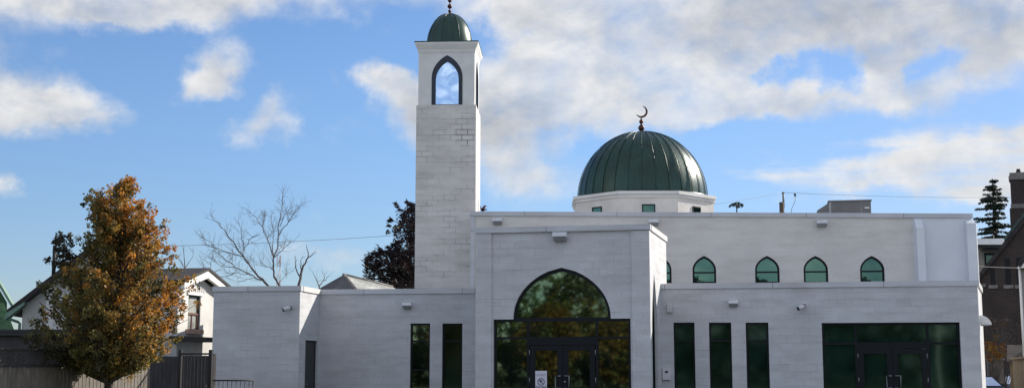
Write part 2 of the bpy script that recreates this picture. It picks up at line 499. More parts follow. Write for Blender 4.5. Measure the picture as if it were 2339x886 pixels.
def roofpoly(pts, z, name):
    mbx = MB(); loop = [Vector((p[0], p[1], 0)) for p in pts]
    t = tessellate_polygon([loop])
    mbx.add([(p[0], p[1], z if not callable(z) else z(p)) for p in pts], [tuple(x) for x in t])
    return mos(mbx, name, M_roof)

def holeof(W, x0, x1, yt, yb=None, zb=None):
    xm = (x0 + x1) / 2
    u0 = W.hit(x0, yt + 40)[0]; u1 = W.hit(x1, yt + 40)[0]; zt = W.hit(xm, yt)[1]
    z0 = zb if zb is not None else W.hit(xm, yb)[1]
    return u0, u1, z0, zt

def tallwin(W, h, transoms=(.78,), pane=M_glassd, fw=.05, inset=.09):
    u0, u1, z0, z1 = h
    mbx = MB()
    W.rect(mbx, u0, u0 + fw, z0, z1, inset, inset + .06); W.rect(mbx, u1 - fw, u1, z0, z1, inset, inset + .06)
    W.rect(mbx, u0 + fw, u1 - fw, z1 - fw, z1, inset, inset + .06); W.rect(mbx, u0 + fw, u1 - fw, z0, z0 + fw, inset, inset + .06)
    for t in transoms:
        zt = z0 + (z1 - z0) * t
        W.rect(mbx, u0 + fw, u1 - fw, zt - .025, zt + .025, inset + .003, inset + .057)
    w = mos(mbx, 'window', M_frame)
    pb = MB(); panel(pb, W, rectloop(u0 + fw * .5, u1 - fw * .5, z0 + fw * .5, z1 - fw * .5), inset + .035)
    mos(pb, 'pane', pane, w)
    return w

# front block: plain front, side wall with the dark door
mb = MB()
wA.sheet(mb, rectloop(0, wA.L, 0, ZL)); mos(mb, 'front_wall', M_wing)
u0, u1, z0, z1 = holeof(wB, 697, 725, 777, zb=.1)
dl = [(u0, 0.0), (u1, 0.0), (u1, z1), (u0, z1)]
mb = MB()
wB.sheet(mb, [(0, 0), (u0, 0), (u0, z1), (u1, z1), (u1, 0), (wB.L, 0), (wB.L, ZL), (0, ZL)])
for a, b in (((u0, 0), (u0, z1)), ((u0, z1), (u1, z1)), ((u1, z1), (u1, 0))):
    mb.quad(wB.pt(*a), wB.pt(*b), wB.pt(*b, .14), wB.pt(*a, .14))
mos(mb, 'side_wall', M_wing)
mb = MB(); wB.rect(mb, u0 + .05, u1 - .05, .02, z1 - .05, .07, .12); dr = mos(mb, 'door', M_door)
mb = MB()
wB.rect(mb, u0, u0 + .05, 0, z1, .06, .14); wB.rect(mb, u1 - .05, u1, 0, z1, .06, .14); wB.rect(mb, u0 + .05, u1 - .05, z1 - .05, z1, .06, .14)
mos(mb, 'frame', M_frame, dr)
mb = MB(); mb.tube([wB.pt(u0 + .13, 1.02, .07), wB.pt(u0 + .13, 1.02, .0), wB.pt(u0 + .26, 1.02, .0)], .012, 6)
mos(mb, 'handle', M_steel, dr)
mb = MB(); wA0.sheet(mb, rectloop(0, wA0.L, 0, ZL)); mos(mb, 'end_wall', M_wing)
# left wing
hL = [holeof(wC, 937, 982, 738, zb=.42), holeof(wC, 1010, 1056, 738, zb=.42)]
mb = MB(); wC.sheet(mb, rectloop(0, wC.L, 0, ZL), [rectloop(*h) for h in hL]); mos(mb, 'wing_wall', M_wing)
for h, pm in zip(hL, (M_glass, M_glassd)):
    tallwin(wC, h, (.78, .42) if pm is M_glass else (.78,), pm)
mb = MB(); cap(mb, wA, ZL, ZL); mos(mb, 'parapet_cap', M_cap); mb = MB(); cap(mb, wC, ZL, ZL, u0=.0, u1=wC.L - .2, off=-.004)
mos(mb, 'parapet_cap', M_cap)
mb = MB(); cap(mb, wB, ZL, ZL, u0=.23, u1=wB.L + .04, off=-.002); mos(mb, 'parapet_cap', M_caplit)
roofpoly([LA, LB, LC, LD, LD + Vector((0, 8)), LA + backv * 9], ZL - .2, 'roof')
wBk = Wall(LD + Vector((0, 8)), LA + backv * 9)
mb = MB(); wBk.sheet(mb, rectloop(0, wBk.L, 0, ZL)); mos(mb, 'rear_wall', M_wing)

# -- entrance block
EA, EB, EC = xy(1088, 521, 35.6), xy(1483, 512, 34.6), xy(1521, 541, 38.0)
ZE = zy(512, 34.6)
ZEl = zy(521, 35.6)
wE = Wall(EA, EB); wS = Wall(EB, EC)
wEl = Wall(EA + (EC - EB), EA)
x0, zt = wE.hit(1127, 729); x1, _ = wE.hit(1440, 729)
a0, za = wE.hit(1172, 726); a1, _ = wE.hit(1395, 726); ac, zap = wE.hit(1283, 611)
ac = (a0 + a1) / 2
arc = arch(ac, (a1 - a0) / 2, zt, zt, zap, 14, 2.15, .66)
# outline with the storefront opening cut up from the ground, and the arch joined to it
out_e = [(0, 0), (x0, 0), (x0, zt)] + [(p[0], p[1]) for p in [arc[0]] + list(reversed(arc[1:])) if True][0:1]
left_to_right = [arc[0]] + list(reversed(arc[2:])) + [arc[1]]
out_e = [(0, 0), (x0, 0), (x0, zt)] + left_to_right + [(x1, zt), (x1, 0), (wE.L, 0), (wE.L, ZE), (0, ZEl)]
mb = MB(); wE.sheet(mb, out_e)
edge = [(x0, 0), (x0, zt)] + left_to_right + [(x1, zt), (x1, 0)]
for a, b in zip(edge[:-1], edge[1:]):
    mb.quad(wE.pt(*a), wE.pt(*b), wE.pt(*b, .16), wE.pt(*a, .16))
mos(mb, 'entrance_wall', M_entr)
# shallow corner piers either side of the entrance wall
mb = MB()
up = wE.hit(1125, 600)[0]; uq = wE.hit(1441, 600)[0]
wE.rect(mb, 0, up - .02, 0, ZEl - .15, -.05, .02); mos(mb, 'corner_pier', M_entr); mb = MB(); wE.rect(mb, uq + .02, wE.L, 0, ZE - .17, -.05, .02)
mos(mb, 'corner_pier', M_entr)
# side wall with the tall arched side opening near the front edge
s0, _ = wS.hit(1490, 735); s1, szt = wS.hit(1500, 735)
mb = MB()
sl = arch((s0 + s1) / 2 + .05, .55, .12, 2.2, wS.hit(1489, 625)[1], 8)
wS.sheet(mb, rectloop(0, wS.L, 0, ZE), [sl]); mos(mb, 'entrance_side_wall', M_caplit if False else M_entr)
mb = MB(); il = arch((s0 + s1) / 2 + .05, .49, .18, 2.2, wS.hit(1489, 625)[1] - .08, 8)
ring(mb, wS, sl, il, .08, .14); w = mos(mb, 'window', M_frame)
mb = MB(); panel(mb, wS, il, .11); mos(mb, 'pane', M_glassd, w)
mb = MB(); wEl.sheet(mb, rectloop(0, wEl.L, 0, ZEl)); mos(mb, 'entrance_side_wall', M_entr)
wEb = Wall(EC, EA + (EC - EB))
mb = MB(); wEb.sheet(mb, rectloop(0, wEb.L, 0, ZE)); mos(mb, 'entrance_rear_wall', M_entr)
mb = MB(); cap(mb, wE, ZEl, ZE, .15, d0=-.085); mos(mb, 'entrance_cap', M_cap)
mb = MB(); cap(mb, wS, ZE, ZE, .15, u0=.23, off=-.003); mos(mb, 'entrance_cap', M_caplit); mb = MB(); cap(mb, wEl, ZEl, ZEl, .15, u1=wEl.L - .23, off=-.003); mos(mb, 'entrance_cap', M_caplit)
roofpoly([EA, EB, EC, EA + (EC - EB)], ZEl - .25, 'entrance_roof')
# glazed storefront under the arch
uA, uB = wE.hit(1205, 760)[0], wE.hit(1362, 760)[0]
zT = wE.hit(1283, 771)[1]; zD = wE.hit(1283, 787)[1]; uM = wE.hit(1284, 800)[0]
mb = MB(); fi = .09
def bar(mbx, W, a, b, c, d, d0=fi, d1=fi + .08): W.rect(mbx, a, b, c, d, d0, d1)
bar(mb, wE, x0, x0 + .07, 0, zt); bar(mb, wE, x1 - .07, x1, 0, zt)
bar(mb, wE, uA - .035, uA + .035, 0, zt - .07, fi + .002, fi + .078); bar(mb, wE, uB - .035, uB + .035, 0, zt - .07, fi + .002, fi + .078)
bar(mb, wE, x0 + .07, x1 - .07, zt - .07, zt + .04, fi + .003, fi + .077)
bar(mb, wE, x0 + .07, x1 - .07, zT - .03, zT + .03, fi + .004, fi + .076)
bar(mb, wE, x0 + .07, uA - .035, .0, .12, fi + .004, fi + .076); bar(mb, wE, uB + .035, x1 - .07, .0, .12, fi + .004, fi + .076)
stf = mos(mb, 'storefront', M_frame)
mb = MB(); panel(mb, wE, rectloop(x0 + .03, x1 - .03, zT, zt), fi + .04)
panel(mb, wE, rectloop(x0 + .03, uA, .06, zT), fi + .042); panel(mb, wE, rectloop(uB, x1 - .03, .06, zT), fi + .042)
mos(mb, 'pane', M_glass, stf)
# fan window in the arch
inn = arch(ac, (a1 - a0) / 2 - .085, zt + .04, zt + .04, zap - .10, 14, 2.15, .66)
mb = MB(); ring(mb, wE, [(u, max(z, zt + .041)) for u, z in arc], inn, fi, fi + .08)
fw_ = mos(mb, 'arched_window', M_frame)
mb = MB(); panel(mb, wE, inn, fi + .04); mos(mb, 'pane', M_glass, fw_)

def leaf_door(W, ua, ub, zd, hside, pm, zb=.02):
    mbx = MB(); st = .15
    W.rect(mbx, ua, ua + st, zb, zd, fi - .01, fi + .05); W.rect(mbx, ub - st, ub, zb, zd, fi - .01, fi + .05)
    W.rect(mbx, ua + st, ub - st, zd - .14, zd, fi - .01, fi + .05); W.rect(mbx, ua + st, ub - st, zb, zb + .25, fi - .01, fi + .05)
    d = mos(mbx, 'door', M_frame)
    pb = MB(); panel(pb, W, rectloop(ua + st - .02, ub - st + .02, zb + .2, zd - .12), fi + .03); mos(pb, 'pane', pm, d)
    hb = MB(); uh = ub - .055 if hside > 0 else ua + .055; s = -hside
    uo = uh + s * .13
    hb.tube([W.pt(uh, 1.28, fi), W.pt(uh, 1.28, fi - .09), W.pt(uo, 1.28, fi - .10), W.pt(uo, .95, fi - .10), W.pt(uh, .95, fi - .09), W.pt(uh, .95, fi)], .017, 8)
    mos(hb, 'handle', M_steel, d)
    ui = ua - .012 if hside > 0 else ub + .012
    for zz in (zd - .2, 1.16):
        ib = MB(); ib.tube([W.pt(ui, zz - .07, fi - .02), W.pt(ui, zz + .07, fi - .02)], .012, 6); mos(ib, 'hinge', M_steel, d)
    return d
mb = MB(); bar(mb, wE, uA + .035, uB - .035, zD, zT - .03, fi + .006, fi + .07); mos(mb, 'door_header', M_frame)
leaf_door(wE, uA + .05, uM - .004, zD - .01, 1, M_glass)
leaf_door(wE, uM + .004, uB - .05, zD - .01, -1, M_glass)
mb = MB(); mb.ball(wE.pt(uM + .06, 1.12, fi - .03), .03); mos(mb, 'lock_cylinder', M_steel)

# -- right wing
RA, RB = xy(1505, 648, 36.7), xy(2232, 640, 35.2)
ZR = zy(648, 36.7); ZRr = zy(640, 35.2)
dirR = (RB - RA).normalized()
RA2 = RA - dirR * 1.4
wR = Wall(RA, RB)
RC = xy(2241, 652, 38.6)
wRs = Wall(RB, RC)
hR = [holeof(wR, 1539, 1587, 736, zb=.42), holeof(wR, 1620, 1671, 736, zb=.42), holeof(wR, 1704, 1756, 736, zb=.42)]
q0, q1, _, qz = holeof(wR, 1878, 2194, 736, zb=0)
mb = MB(); wR.sheet(mb, [(-.0, 0), (q0, 0), (q0, qz), (q1, qz), (q1, 0), (wR.L, 0), (wR.L, ZRr), (0, ZR)], [rectloop(*h) for h in hR])
for a, b in (((q0, 0), (q0, qz)), ((q0, qz), (q1, qz)), ((q1, qz), (q1, 0))):
    mb.quad(wR.pt(*a), wR.pt(*b), wR.pt(*b, .2), wR.pt(*a, .2))
mos(mb, 'wing_wall', M_wing)
for h in hR: tallwin(wR, h, (.78,), M_glassd)
mb = MB(); wRs.sheet(mb, rectloop(0, wRs.L, 0, ZRr)); mos(mb, 'end_wall', M_entr)
mb = MB(); cap(mb, wR, ZR, ZRr, .15, u0=-.01); mos(mb, 'parapet_cap', M_cap)
mb = MB(); cap(mb, wRs, ZRr, ZRr, .15, u0=.23, off=-.003); mos(mb, 'parapet_cap', M_caplit)
roofpoly([RA, RB, RC, RC + Vector((0, 4)), RA + Vector((0, 5))], ZR - .2, 'roof')
mb = MB(); wr0 = Wall(RA + Vector((0, 4)), RA); wr0.sheet(mb, rectloop(0, wr0.L, 0, ZR)); mos(mb, 'wing_return_wall', M_wing)
# its storefront
v0, v1 = wR.hit(1957, 800)[0], wR.hit(2122, 800)[0]; vm = (v0 + v1) / 2
zT2 = wR.hit(2040, 783)[1]; zD2 = wR.hit(2040, 795)[1]
fi = .14
mb = MB()
bar(mb, wR, q0, q0 + .06, 0, qz); bar(mb, wR, q1 - .06, q1, 0, qz)
bar(mb, wR, q0 + .06, q1 - .06, qz - .06, qz, fi + .002, fi + .078)
for v in (v0, v1): bar(mb, wR, v - .035, v + .035, 0, qz - .06, fi + .003, fi + .077)
bar(mb, wR, q0 + .06, q1 - .06, zT2 - .04, zT2 + .03, fi + .004, fi + .076)
bar(mb, wR, q0 + .06, v0 - .035, 0, .12, fi + .004, fi + .076); bar(mb, wR, v1 + .035, q1 - .06, 0, .12, fi + .004, fi + .076)
st2 = mos(mb, 'storefront', M_frame)
mb = MB(); panel(mb, wR, rectloop(q0 + .03, q1 - .03, zT2, qz - .03), fi + .04)
panel(mb, wR, rectloop(q0 + .03, v0, .06, zT2), fi + .042); panel(mb, wR, rectloop(v1, q1 - .03, .06, zT2), fi + .042)
mos(mb, 'pane', M_glassd, st2)
mb = MB(); bar(mb, wR, v0 + .035, v1 - .035, zD2, zT2 - .04, fi + .006, fi + .07); mos(mb, 'door_header', M_frame)
leaf_door(wR, v0 + .05, vm - .004, zD2 - .01, 1, M_glassd); leaf_door(wR, vm + .004, v1 - .05, zD2 - .01, -1, M_glassd)

# -- main hall behind
MA, MBp = xy(1076, 484, 42.0), xy(2218, 488, 40.2)
ZM0, ZM1 = zy(483, 42.0), zy(488, 40.2)
wM = Wall(MA, MBp)
back = Vector((.12, 1)).normalized()
MC = MBp + back * 13; MD = MA + back * 15
hU = []
for xc, hw in ((1507, 27), (1609, 27), (1753, 28), (1864, 28), (1993, 28)):
    ul = wM.hit(xc - hw, 630)[0]; ur = wM.hit(xc + hw, 630)[0]; za_ = wM.hit(xc, 584)[1]; zs_ = wM.hit(xc, 617)[1]; zb_ = wM.hit(xc, 646)[1]
    hU.append(((ul + ur) / 2, (ur - ul) / 2, zb_, zs_, za_))
uF = wM.hit(2088, 560)[0]
mb = MB()
arcs = [arch(*h, n=8, a=2.2, b=.85) for h in hU]
def zM(u): return ZM0 + (ZM1 - ZM0) * u / wM.L
wM.sheet(mb, [(0, 0), (uF, 0), (uF, zM(uF)), (0, ZM0)], arcs); mos(mb, 'main_wall', M_main)
mb = MB(); wM.sheet(mb, [(uF, 0), (wM.L, 0), (wM.L, ZM1), (uF, zM(uF))]); mos(mb, 'membrane_bay', M_white)
for h, ol in zip(hU, arcs):
    uc, hw, zb_, zs_, za_ = h
    il = arch(uc, hw - .06, zb_ + .05, zs_, za_ - .075, n=8, a=2.2, b=.85)
    mb = MB(); ring(mb, wM, ol, il, .06, .12)
    zt_ = wM.hit(1609, 622)[1]
    wM.rect(mb, uc - hw + .06, uc + hw - .06, zt_ - .025, zt_ + .025, .065, .11)
    w = mos(mb, 'arched_window', M_frame)
    mb = MB(); panel(mb, wM, il, .09); mos(mb, 'pane', M_teal, w)
# left end return strip, ends and rear
mb = MB(); wM.rect(mb, -.01, .125, 2.9, ZM0 - .16, -.045, .0); mos(mb, 'corner_trim', M_cap)
mb = MB()
w1 = Wall(MBp, MC); w1.sheet(mb, rectloop(0, w1.L, -.5, ZM1)); w2 = Wall(MC, MD); w2.sheet(mb, rectloop(0, w2.L, -.5, ZM0)); w3 = Wall(MD, MA); w3.sheet(mb, rectloop(0, w3.L, 0, ZM0))
mos(mb, 'side_wall', M_main)
mb = MB(); cap(mb, wM, ZM0, ZM1, .14, d0=-.05, d1=.3); mos(mb, 'parapet_cap', M_cap)
roofpoly([MA, MBp, MC, MD], lambda p: (ZM1 if p[0] > 8 else ZM0) - .45, 'main_roof')
# the two metal fins of the membrane bay
for (xa, xb, ztp, zb_) in ((2090, 2107, 498, 519), (2205, 2226, 503, 509)):
    ua, ub = wM.hit(xa, 560)[0], wM.hit(xb, 560)[0]
    zA, zB = wM.hit(2098, ztp)[1], wM.hit(2098, zb_)[1] - .06
    dp = .34 if xa < 2150 else .30
    mb = MB()
    mb.prism([wM.pt(ua, .0, -dp), wM.pt(ua, zB, -dp), wM.pt(ua, zA, 0.0), wM.pt(ua, 0, 0)],
             wM.pt(ub, 0) - wM.pt(ua, 0))
    for zz in (wM.hit(2098, 603)[1] if xa < 2150 else wM.hit(2215, 583)[1], zB - .015):
        mb.prism([wM.pt(ua - .004, zz, -dp - .006), wM.pt(ua - .004, zz + .014, -dp - .006), wM.pt(ua - .004, zz + .014, -dp + .05), wM.pt(ua - .004, zz, -dp + .05)], wM.pt(ub + .004, 0) - wM.pt(ua - .004, 0))
    fn_ = mos(mb, 'metal_fin', M_white)
    mb = MB(); mb.quad(wM.pt(ub + .002, 0, -dp), wM.pt(ub + .05, 0, -dp + .10), wM.pt(ub + .05, zB, -dp + .10), wM.pt(ub + .002, zB, -dp)); mos(mb, 'edge_trim', M_white, fn_)

# -- drum and dome
DY = 49.0
dc = P(1467, 440, DY); yawD = R(-1)
zDr = zy(440, 46.6); Rd = (1546 - 1411) / F * 46.6 / (2 * math.sin(math.pi / 8))
def octa(r, a0=yawD): return [Vector((dc.x + r * math.cos(a0 + math.pi / 8 + k * math.pi / 4), dc.y + r * math.sin(a0 + math.pi / 8 + k * math.pi / 4), 0)) for k in range(8)]
oc = octa(Rd); mb = MB()
for k in range(8):
    a, b = oc[k], oc[(k + 1) % 8]
    mb.quad((a.x, a.y, 5.4), (b.x, b.y, 5.4), (b.x, b.y, zDr), (a.x, a.y, zDr))
drum = mos(mb, 'drum', M_drum)
mb = MB()
for r0, r1, za_, zb_ in ((Rd + .05, Rd + .05, zDr - .20, zDr - .10), (Rd + .10, Rd + .10, zDr - .09, zDr + .03)):
    A_, B_ = octa(r0), octa(r1)
    for k in range(8):
        a, b = A_[k], A_[(k + 1) % 8]
        mb.quad((a.x, a.y, za_), (b.x, b.y, za_), (b.x, b.y, zb_), (a.x, a.y, zb_))
    mb.add([(p.x, p.y, zb_) for p in A_], [tuple(range(8))]); mb.add([(p.x, p.y, za_) for p in A_], [tuple(range(8))[::-1]])
mos(mb, 'cornice', M_lant, drum)
for k in range(8):
    a, b = oc[k], oc[(k + 1) % 8]; mid = (a + b) / 2
    if mid.y > dc.y - .6 or (a.x > b.x and False): continue
    if a.x > b.x: a, b = b, a
    W = Wall((a.x, a.y), (b.x, b.y)); uc = W.L * .5
    zt_ = zy(470, 46.6) + .03
    mb = MB(); ring(mb, W, rectloop(uc - .24, uc + .24, zt_ - .5, zt_), rectloop(uc - .2, uc + .2, zt_ - .46, zt_ - .045), -.03, .02)
    w = mos(mb, 'window', M_frame, drum)
    mb = MB(); panel(mb, W, rectloop(uc - .2, uc + .2, zt_ - .46, zt_ - .045), -.012)
    mos(mb, 'window_pane', M_teal, drum)
Rm = (1613 - 1320) / 2 / F * 49.6; hD = zy(303, DY) - zDr - .02
mb = MB(); nP = 30; nS = 16
vs = []; sub = 3
for i in range(nS + 1):
    t = i / nS * math.pi / 2 * .985
    r = Rm * math.cos(t); z = zDr + .03 + hD * math.sin(t)
    for k in range(nP * sub):
        a = 2 * math.pi * k / (nP * sub)
        kk = k % sub
        fl = 1.0 if kk == 0 else .994
        vs.append((dc.x + r * fl * math.cos(a), dc.y + r * fl * math.sin(a), z))
nk = nP * sub
mb.add(vs, [(i * nk + k, i * nk + (k + 1) % nk, (i + 1) * nk + (k + 1) % nk, (i + 1) * nk + k) for i in range(nS) for k in range(nk)], True)
mb.add([(dc.x, dc.y, zDr + .03 + hD)] + vs[-nk:], [(0, 1 + k, 1 + (k + 1) % nk) for k in range(nk)], True)
for k in range(nP):
    a = 2 * math.pi * k / nP
    pts = []
    for i in range(nS + 1):
        t = i / nS * math.pi / 2 * .96
        r = Rm * math.cos(t) * 1.004 + .008; z = zDr + .03 + hD * math.sin(t) + .012 * math.sin(t)
        pts.append((dc.x + r * math.cos(a), dc.y + r * math.sin(a), z))
    mb.tube(pts, [.012] * nS + [.009], 5)
# base roll
mb.lathe([(Rm + .01, zDr + .03), (Rm + .05, zDr + .04), (Rm + .05, zDr + .09), (Rm + .005, zDr + .11)], (dc.x, dc.y, 0), 60)
dome = mos(mb, 'dome', M_green)
zf = zDr + .03 + hD
k_ = DY / F
mb = MB(); c = Vector((dc.x, dc.y, zf))
mb.lathe([(.10, -.04), (.09, .02), (.03, .05), (.03, .10)], c, 16)
mb.ball(c + Vector((0, 0, .17)), .125); mb.lathe([(.035, .28), (.05, .31), (.035, .34)], c, 12)
mb.ball(c + Vector((0, 0, .42)), .085); mb.lathe([(.03, .49), (.035, .53), (.02, .57), (.001, .60)], c, 12)
mos(mb, 'finial', M_bronze, dome)
# crescent, horns up and to the left
mb = MB(); R1 = .235; cc = c + Vector((.02, 0, .58 + R1))
ct = R(-38); o2 = .085; R2 = .19
ptsO, ptsI = [], []
n = 26
ang_c = math.pi - .62
for i in range(n + 1):
    s_ = -1 + 2 * i / n; th = ct + s_ * ang_c * .80
    ptsO.append(cc + Vector((R1 * math.cos(th), 0, R1 * math.sin(th))))
    w_ = .075 * (1 - s_ * s_) ** .8 + .004
    ptsI.append(cc + Vector(((R1 - w_) * math.cos(th), 0, (R1 - w_) * math.sin(th))))
for i in range(n):
    for y in (-.025, .025):
        e = Vector((0, y, 0)); mb.quad(ptsO[i] + e, ptsO[i + 1] + e, ptsI[i + 1] + e, ptsI[i] + e)
    e0, e1 = Vector((0, -.025, 0)), Vector((0, .025, 0))
    mb.quad(ptsO[i] + e0, ptsO[i + 1] + e0, ptsO[i + 1] + e1, ptsO[i] + e1); mb.quad(ptsI[i] + e0, ptsI[i + 1] + e0, ptsI[i + 1] + e1, ptsI[i] + e1)
mos(mb, 'crescent', M_bronze, dome)

# -- minaret
TY = 43.5
TA, TB = xy(949, 445, TY + .05), xy(1086.5, 445, TY - .05)
wT = Wall(TA, TB); tw = wT.L; zS = zy(240, TY); zTop = zy(97, TY)
TC = TB + wT.n * tw; TD = TA + wT.n * tw
wTr = Wall(TB, TC)
mb = MB()
for W in (wT, wTr, Wall(TC, TD), Wall(TD, TA)): W.sheet(mb, rectloop(0, tw, 0, zS))
mb.add([wT.pt(0, zS), wT.pt(tw, zS), wT.pt(tw, zS, tw), wT.pt(0, zS, tw)], [(0, 1, 2, 3)])
# chipped joints below the lantern
su, sz = wT.hit(1062, 309)
uu = Vector((wT.u.x, wT.u.y, 0)); tt = uu
uA_ = (wT.pt(su, sz) - Vector((0, 38, 0))).dot(uu)
M_tower2 = block_mat('minaret_block_scarred', (.69, .66, .63), .4, .19, .36, .012, .05, .2,
                     scars=[(uA_, sz, .55, .5, .8)], jmask=(.44, .62))
mina = mos(mb, 'minaret', M_tower2)
ins = .055
def off(W, d):  # wall moved inwards and shortened
    return Wall(W.A + W.u * d + W.n * d, W.B - W.u * d + W.n * d)
zC = zTop - .40
lw = [off(W, ins) for W in (wT, wTr, Wall(TC, TD), Wall(TD, TA))]
mb = MB(); arcL = []
for W in lw:
    f = .5
    c0 = wT.hit(1021, 180)[0] - ins
    hw = (1057 - 985) / 2 / F * TY
    ol = arch(c0 if W is lw[0] else W.L / 2, hw, zS + .02, wT.hit(1021, 178)[1], wT.hit(1021, 126)[1], 10, 2.2, .85)
    arcL.append(ol)
    W.sheet(mb, rectloop(0, W.L, zS, zC), [ol], .1)
mos(mb, 'lantern', M_lant, mina)
for W, ol in zip(lw, arcL):
    uc = (ol[0][0] + ol[1][0]) / 2
    il = arch(uc, hw - .135, zS + .03, wT.hit(1021, 182)[1], wT.hit(1021, 139)[1], 10, 2.2, .85)
    mb = MB(); ring(mb, W, ol, il, -.02, .09); mos(mb, 'window_frame', M_navy, mina)
    mb = MB(); panel(mb, W, il, .06); mos(mb, 'window_pane', M_bubble, mina)
mb = MB()  # flared cornice
cen = (TA + TB + TC + TD) / 4
def sq(hf, z):
    return [Vector((cen.x, cen.y, z)) + Vector((wT.u.x, wT.u.y, 0)) * a * hf + Vector((wT.n.x, wT.n.y, 0)) * b * hf for a, b in ((-1, -1), (1, -1), (1, 1), (-1, 1))]
h0 = tw / 2 - ins
levels = [(h0, zC), (h0 + .03, zC + .10), (h0 + .03, zC + .14), (h0 + .07, zC + .22), (h0 + .11, zTop - .10), (h0 + .125, zTop - .06), (h0 + .125, zTop)]
for (ha, za_), (hb, zb_) in zip(levels[:-1], levels[1:]):
    a, b = sq(ha, za_), sq(hb, zb_)
    for k in range(4): mb.quad(a[k], a[(k + 1) % 4], b[(k + 1) % 4], b[k])
mb.add(sq(h0 + .125, zTop), [(0, 1, 2, 3)])
mos(mb, 'lantern_cornice', M_lant, mina)
mb = MB(); a, b = sq(h0 + .14, zTop + .002), sq(h0 + .14, zTop + .03)
mb.add(a + b, [(0, 3, 2, 1), (4, 5, 6, 7)] + [(k, (k + 1) % 4, 4 + (k + 1) % 4, 4 + k) for k in range(4)])
mos(mb, 'lantern_cap', M_green, mina)
Rt = 54.5 / F * (TY + tw / 2); htD = zy(32, TY + 1) - zTop - .03
mb = MB(); vs = []; nS = 14; nk = 40
for i in range(nS + 1):
    t = i / nS * math.pi / 2 * .97
    for k in range(nk):
        a = 2 * math.pi * k / nk
        vs.append((cen.x + Rt * math.cos(t) * math.cos(a), cen.y + Rt * math.cos(t) * math.sin(a), zTop + .03 + htD * math.sin(t) ** .95))
mb.add(vs, [(i * nk + k, i * nk + (k + 1) % nk, (i + 1) * nk + (k + 1) % nk, (i + 1) * nk + k) for i in range(nS) for k in range(nk)], True)
mb.add([(cen.x, cen.y, zTop + .03 + htD)] + vs[-nk:], [(0, 1 + k, 1 + (k + 1) % nk) for k in range(nk)], True)
for k in range(8):
    a = R(-62) + 2 * math.pi * k / 8; pts = []
    for i in range(nS + 1):
        t = i / nS * math.pi / 2 * .97; r = Rt * math.cos(t) + .004
        pts.append((cen.x + r * math.cos(a), cen.y + r * math.sin(a), zTop + .03 + htD * math.sin(t) ** .95 + .006))
    mb.tube(pts, .013, 5)
mos(mb, 'minaret_dome', M_green, mina)
mb = MB(); c = Vector((cen.x, cen.y, zTop + .03 + htD))
mb.lathe([(.07, -.03), (.05, .03), (.022, .06), (.022, .2), (.02, .9), (.02, 1.0)], c, 10)
for zz, r_ in ((.10, .06), (.28, .085), (.50, .075), (.68, .06)): mb.ball(c + Vector((0, 0, zz)), r_)
mos(mb, 'minaret_finial', M_bronze, mina)

# ------------------------------------------------------------------ fixtures on the walls
def wl_proto():
    t = empty('wall_light')
    mb = MB(); mb.prism([(-.155, 0, .10), (-.155, -.17, .085), (-.155, -.235, -.01), (-.155, -.225, -.03), (-.155, 0, -.03)], (.31, 0, 0)); mb.build('housing', M_hous, t, bevel=.012)
    mb = MB(); mb.prism([(-.14, 0, -.032), (-.14, -.215, -.032), (-.14, -.16, -.11), (-.14, 0, -.12)], (.28, 0, 0)); mb.build('lens', M_lenslt, t)
    return t
G = 'wall lights on the mosque'
spots = [(wM, 1137, 505, 1.0, 'grey wall light on the main wall between the minaret and the entrance roof'),
         (wE, 1281, 540, 1.22, 'large grey wall light above the pointed arch of the entrance'),
         (wM, 1493, 508, 1.0, 'grey wall light peeking over the top corner of the entrance block, below the dome'),
         (wM, 1876, 510, 1.05, 'grey wall light on the main wall under the rooftop unit'),
         (wC, 931, 697, .85, 'grey wall light above the tall windows below the minaret'),
         (wR, 1675, 692, .85, 'grey wall light above the middle of three tall windows under the arched ones')]
pr = wl_proto()
for i, (W, px, py, sc, lab) in enumerate(spots):
    o = pr if i == 0 else dup(pr)
    u, z = W.hit(px, py); o.location = W.pt(u, z, -.001); o.rotation_euler.z = W.ang; o.scale = (sc,) * 3
    tag(o, lab, 'wall light', G)
# half-dome light on the end wall
u, z = wRs.hit(2238, 741)
t = empty('wall_light', wRs.pt(.5, z, -.002), wRs.ang, 'white quarter round wall light sticking out past the far corner near the brick church', 'wall light')
mb = MB()
prof = [(.30 * math.cos(a), .26 * math.sin(a)) for a in [i / 8 * math.pi / 2 for i in range(9)]]
pl = [(0, 0, 0)] + [(0, -r, z_) for r, z_ in prof]
mb.prism([(-.14, y, z_) for _, y, z_ in pl], (.28, 0, 0)); mb.build('housing', M_trimw, t)
mb = MB(); mb.box(-.12, .12, -.26, -.02, -.03, -.004); mb.build('lens', M_lenslt, t)

def camera_fix(W, px, py, lab, flip):
    u, z = W.hit(px, py)
    t = empty('security_camera', W.pt(u, z, -.001), W.ang, lab, 'security camera', 'security cameras on the mosque')
    mb = MB(); mb.lathe([(.075, 0), (.075, .03), (.06, .05)], (0, 0, 0), 14, M=Matrix.Translation((.06 * flip, 0, .07)) @ Matrix.Rotation(math.pi / 2, 4, 'X')); mb.tube([(.06 * flip, -.03, .07), (.03 * flip, -.12, .06)], .035, 8)
    mb.build('mount', M_hous, t)
    mb = MB(); d = Vector((-.75 * flip, -.5, -.35)).normalized(); c0 = Vector((.05 * flip, -.12, .06))
    mb.tube([c0, c0 + d * .08, c0 + d * .20], [.05, .068, .066], 12); mb.build('body', M_hous, t)
    mb = MB(); mb.tube([c0 + d * .20, c0 + d * .215], [.06, .05], 12); mb.build('lens', M_lens, t)
camera_fix(wA, 660, 707, 'white security camera on the blank block wall at the corner near the side door', 1)
camera_fix(wR, 1831, 704, 'small security camera on the wall between a tall window and the wide glass storefront', 1)
u, z = wR.hit(1530, 704)
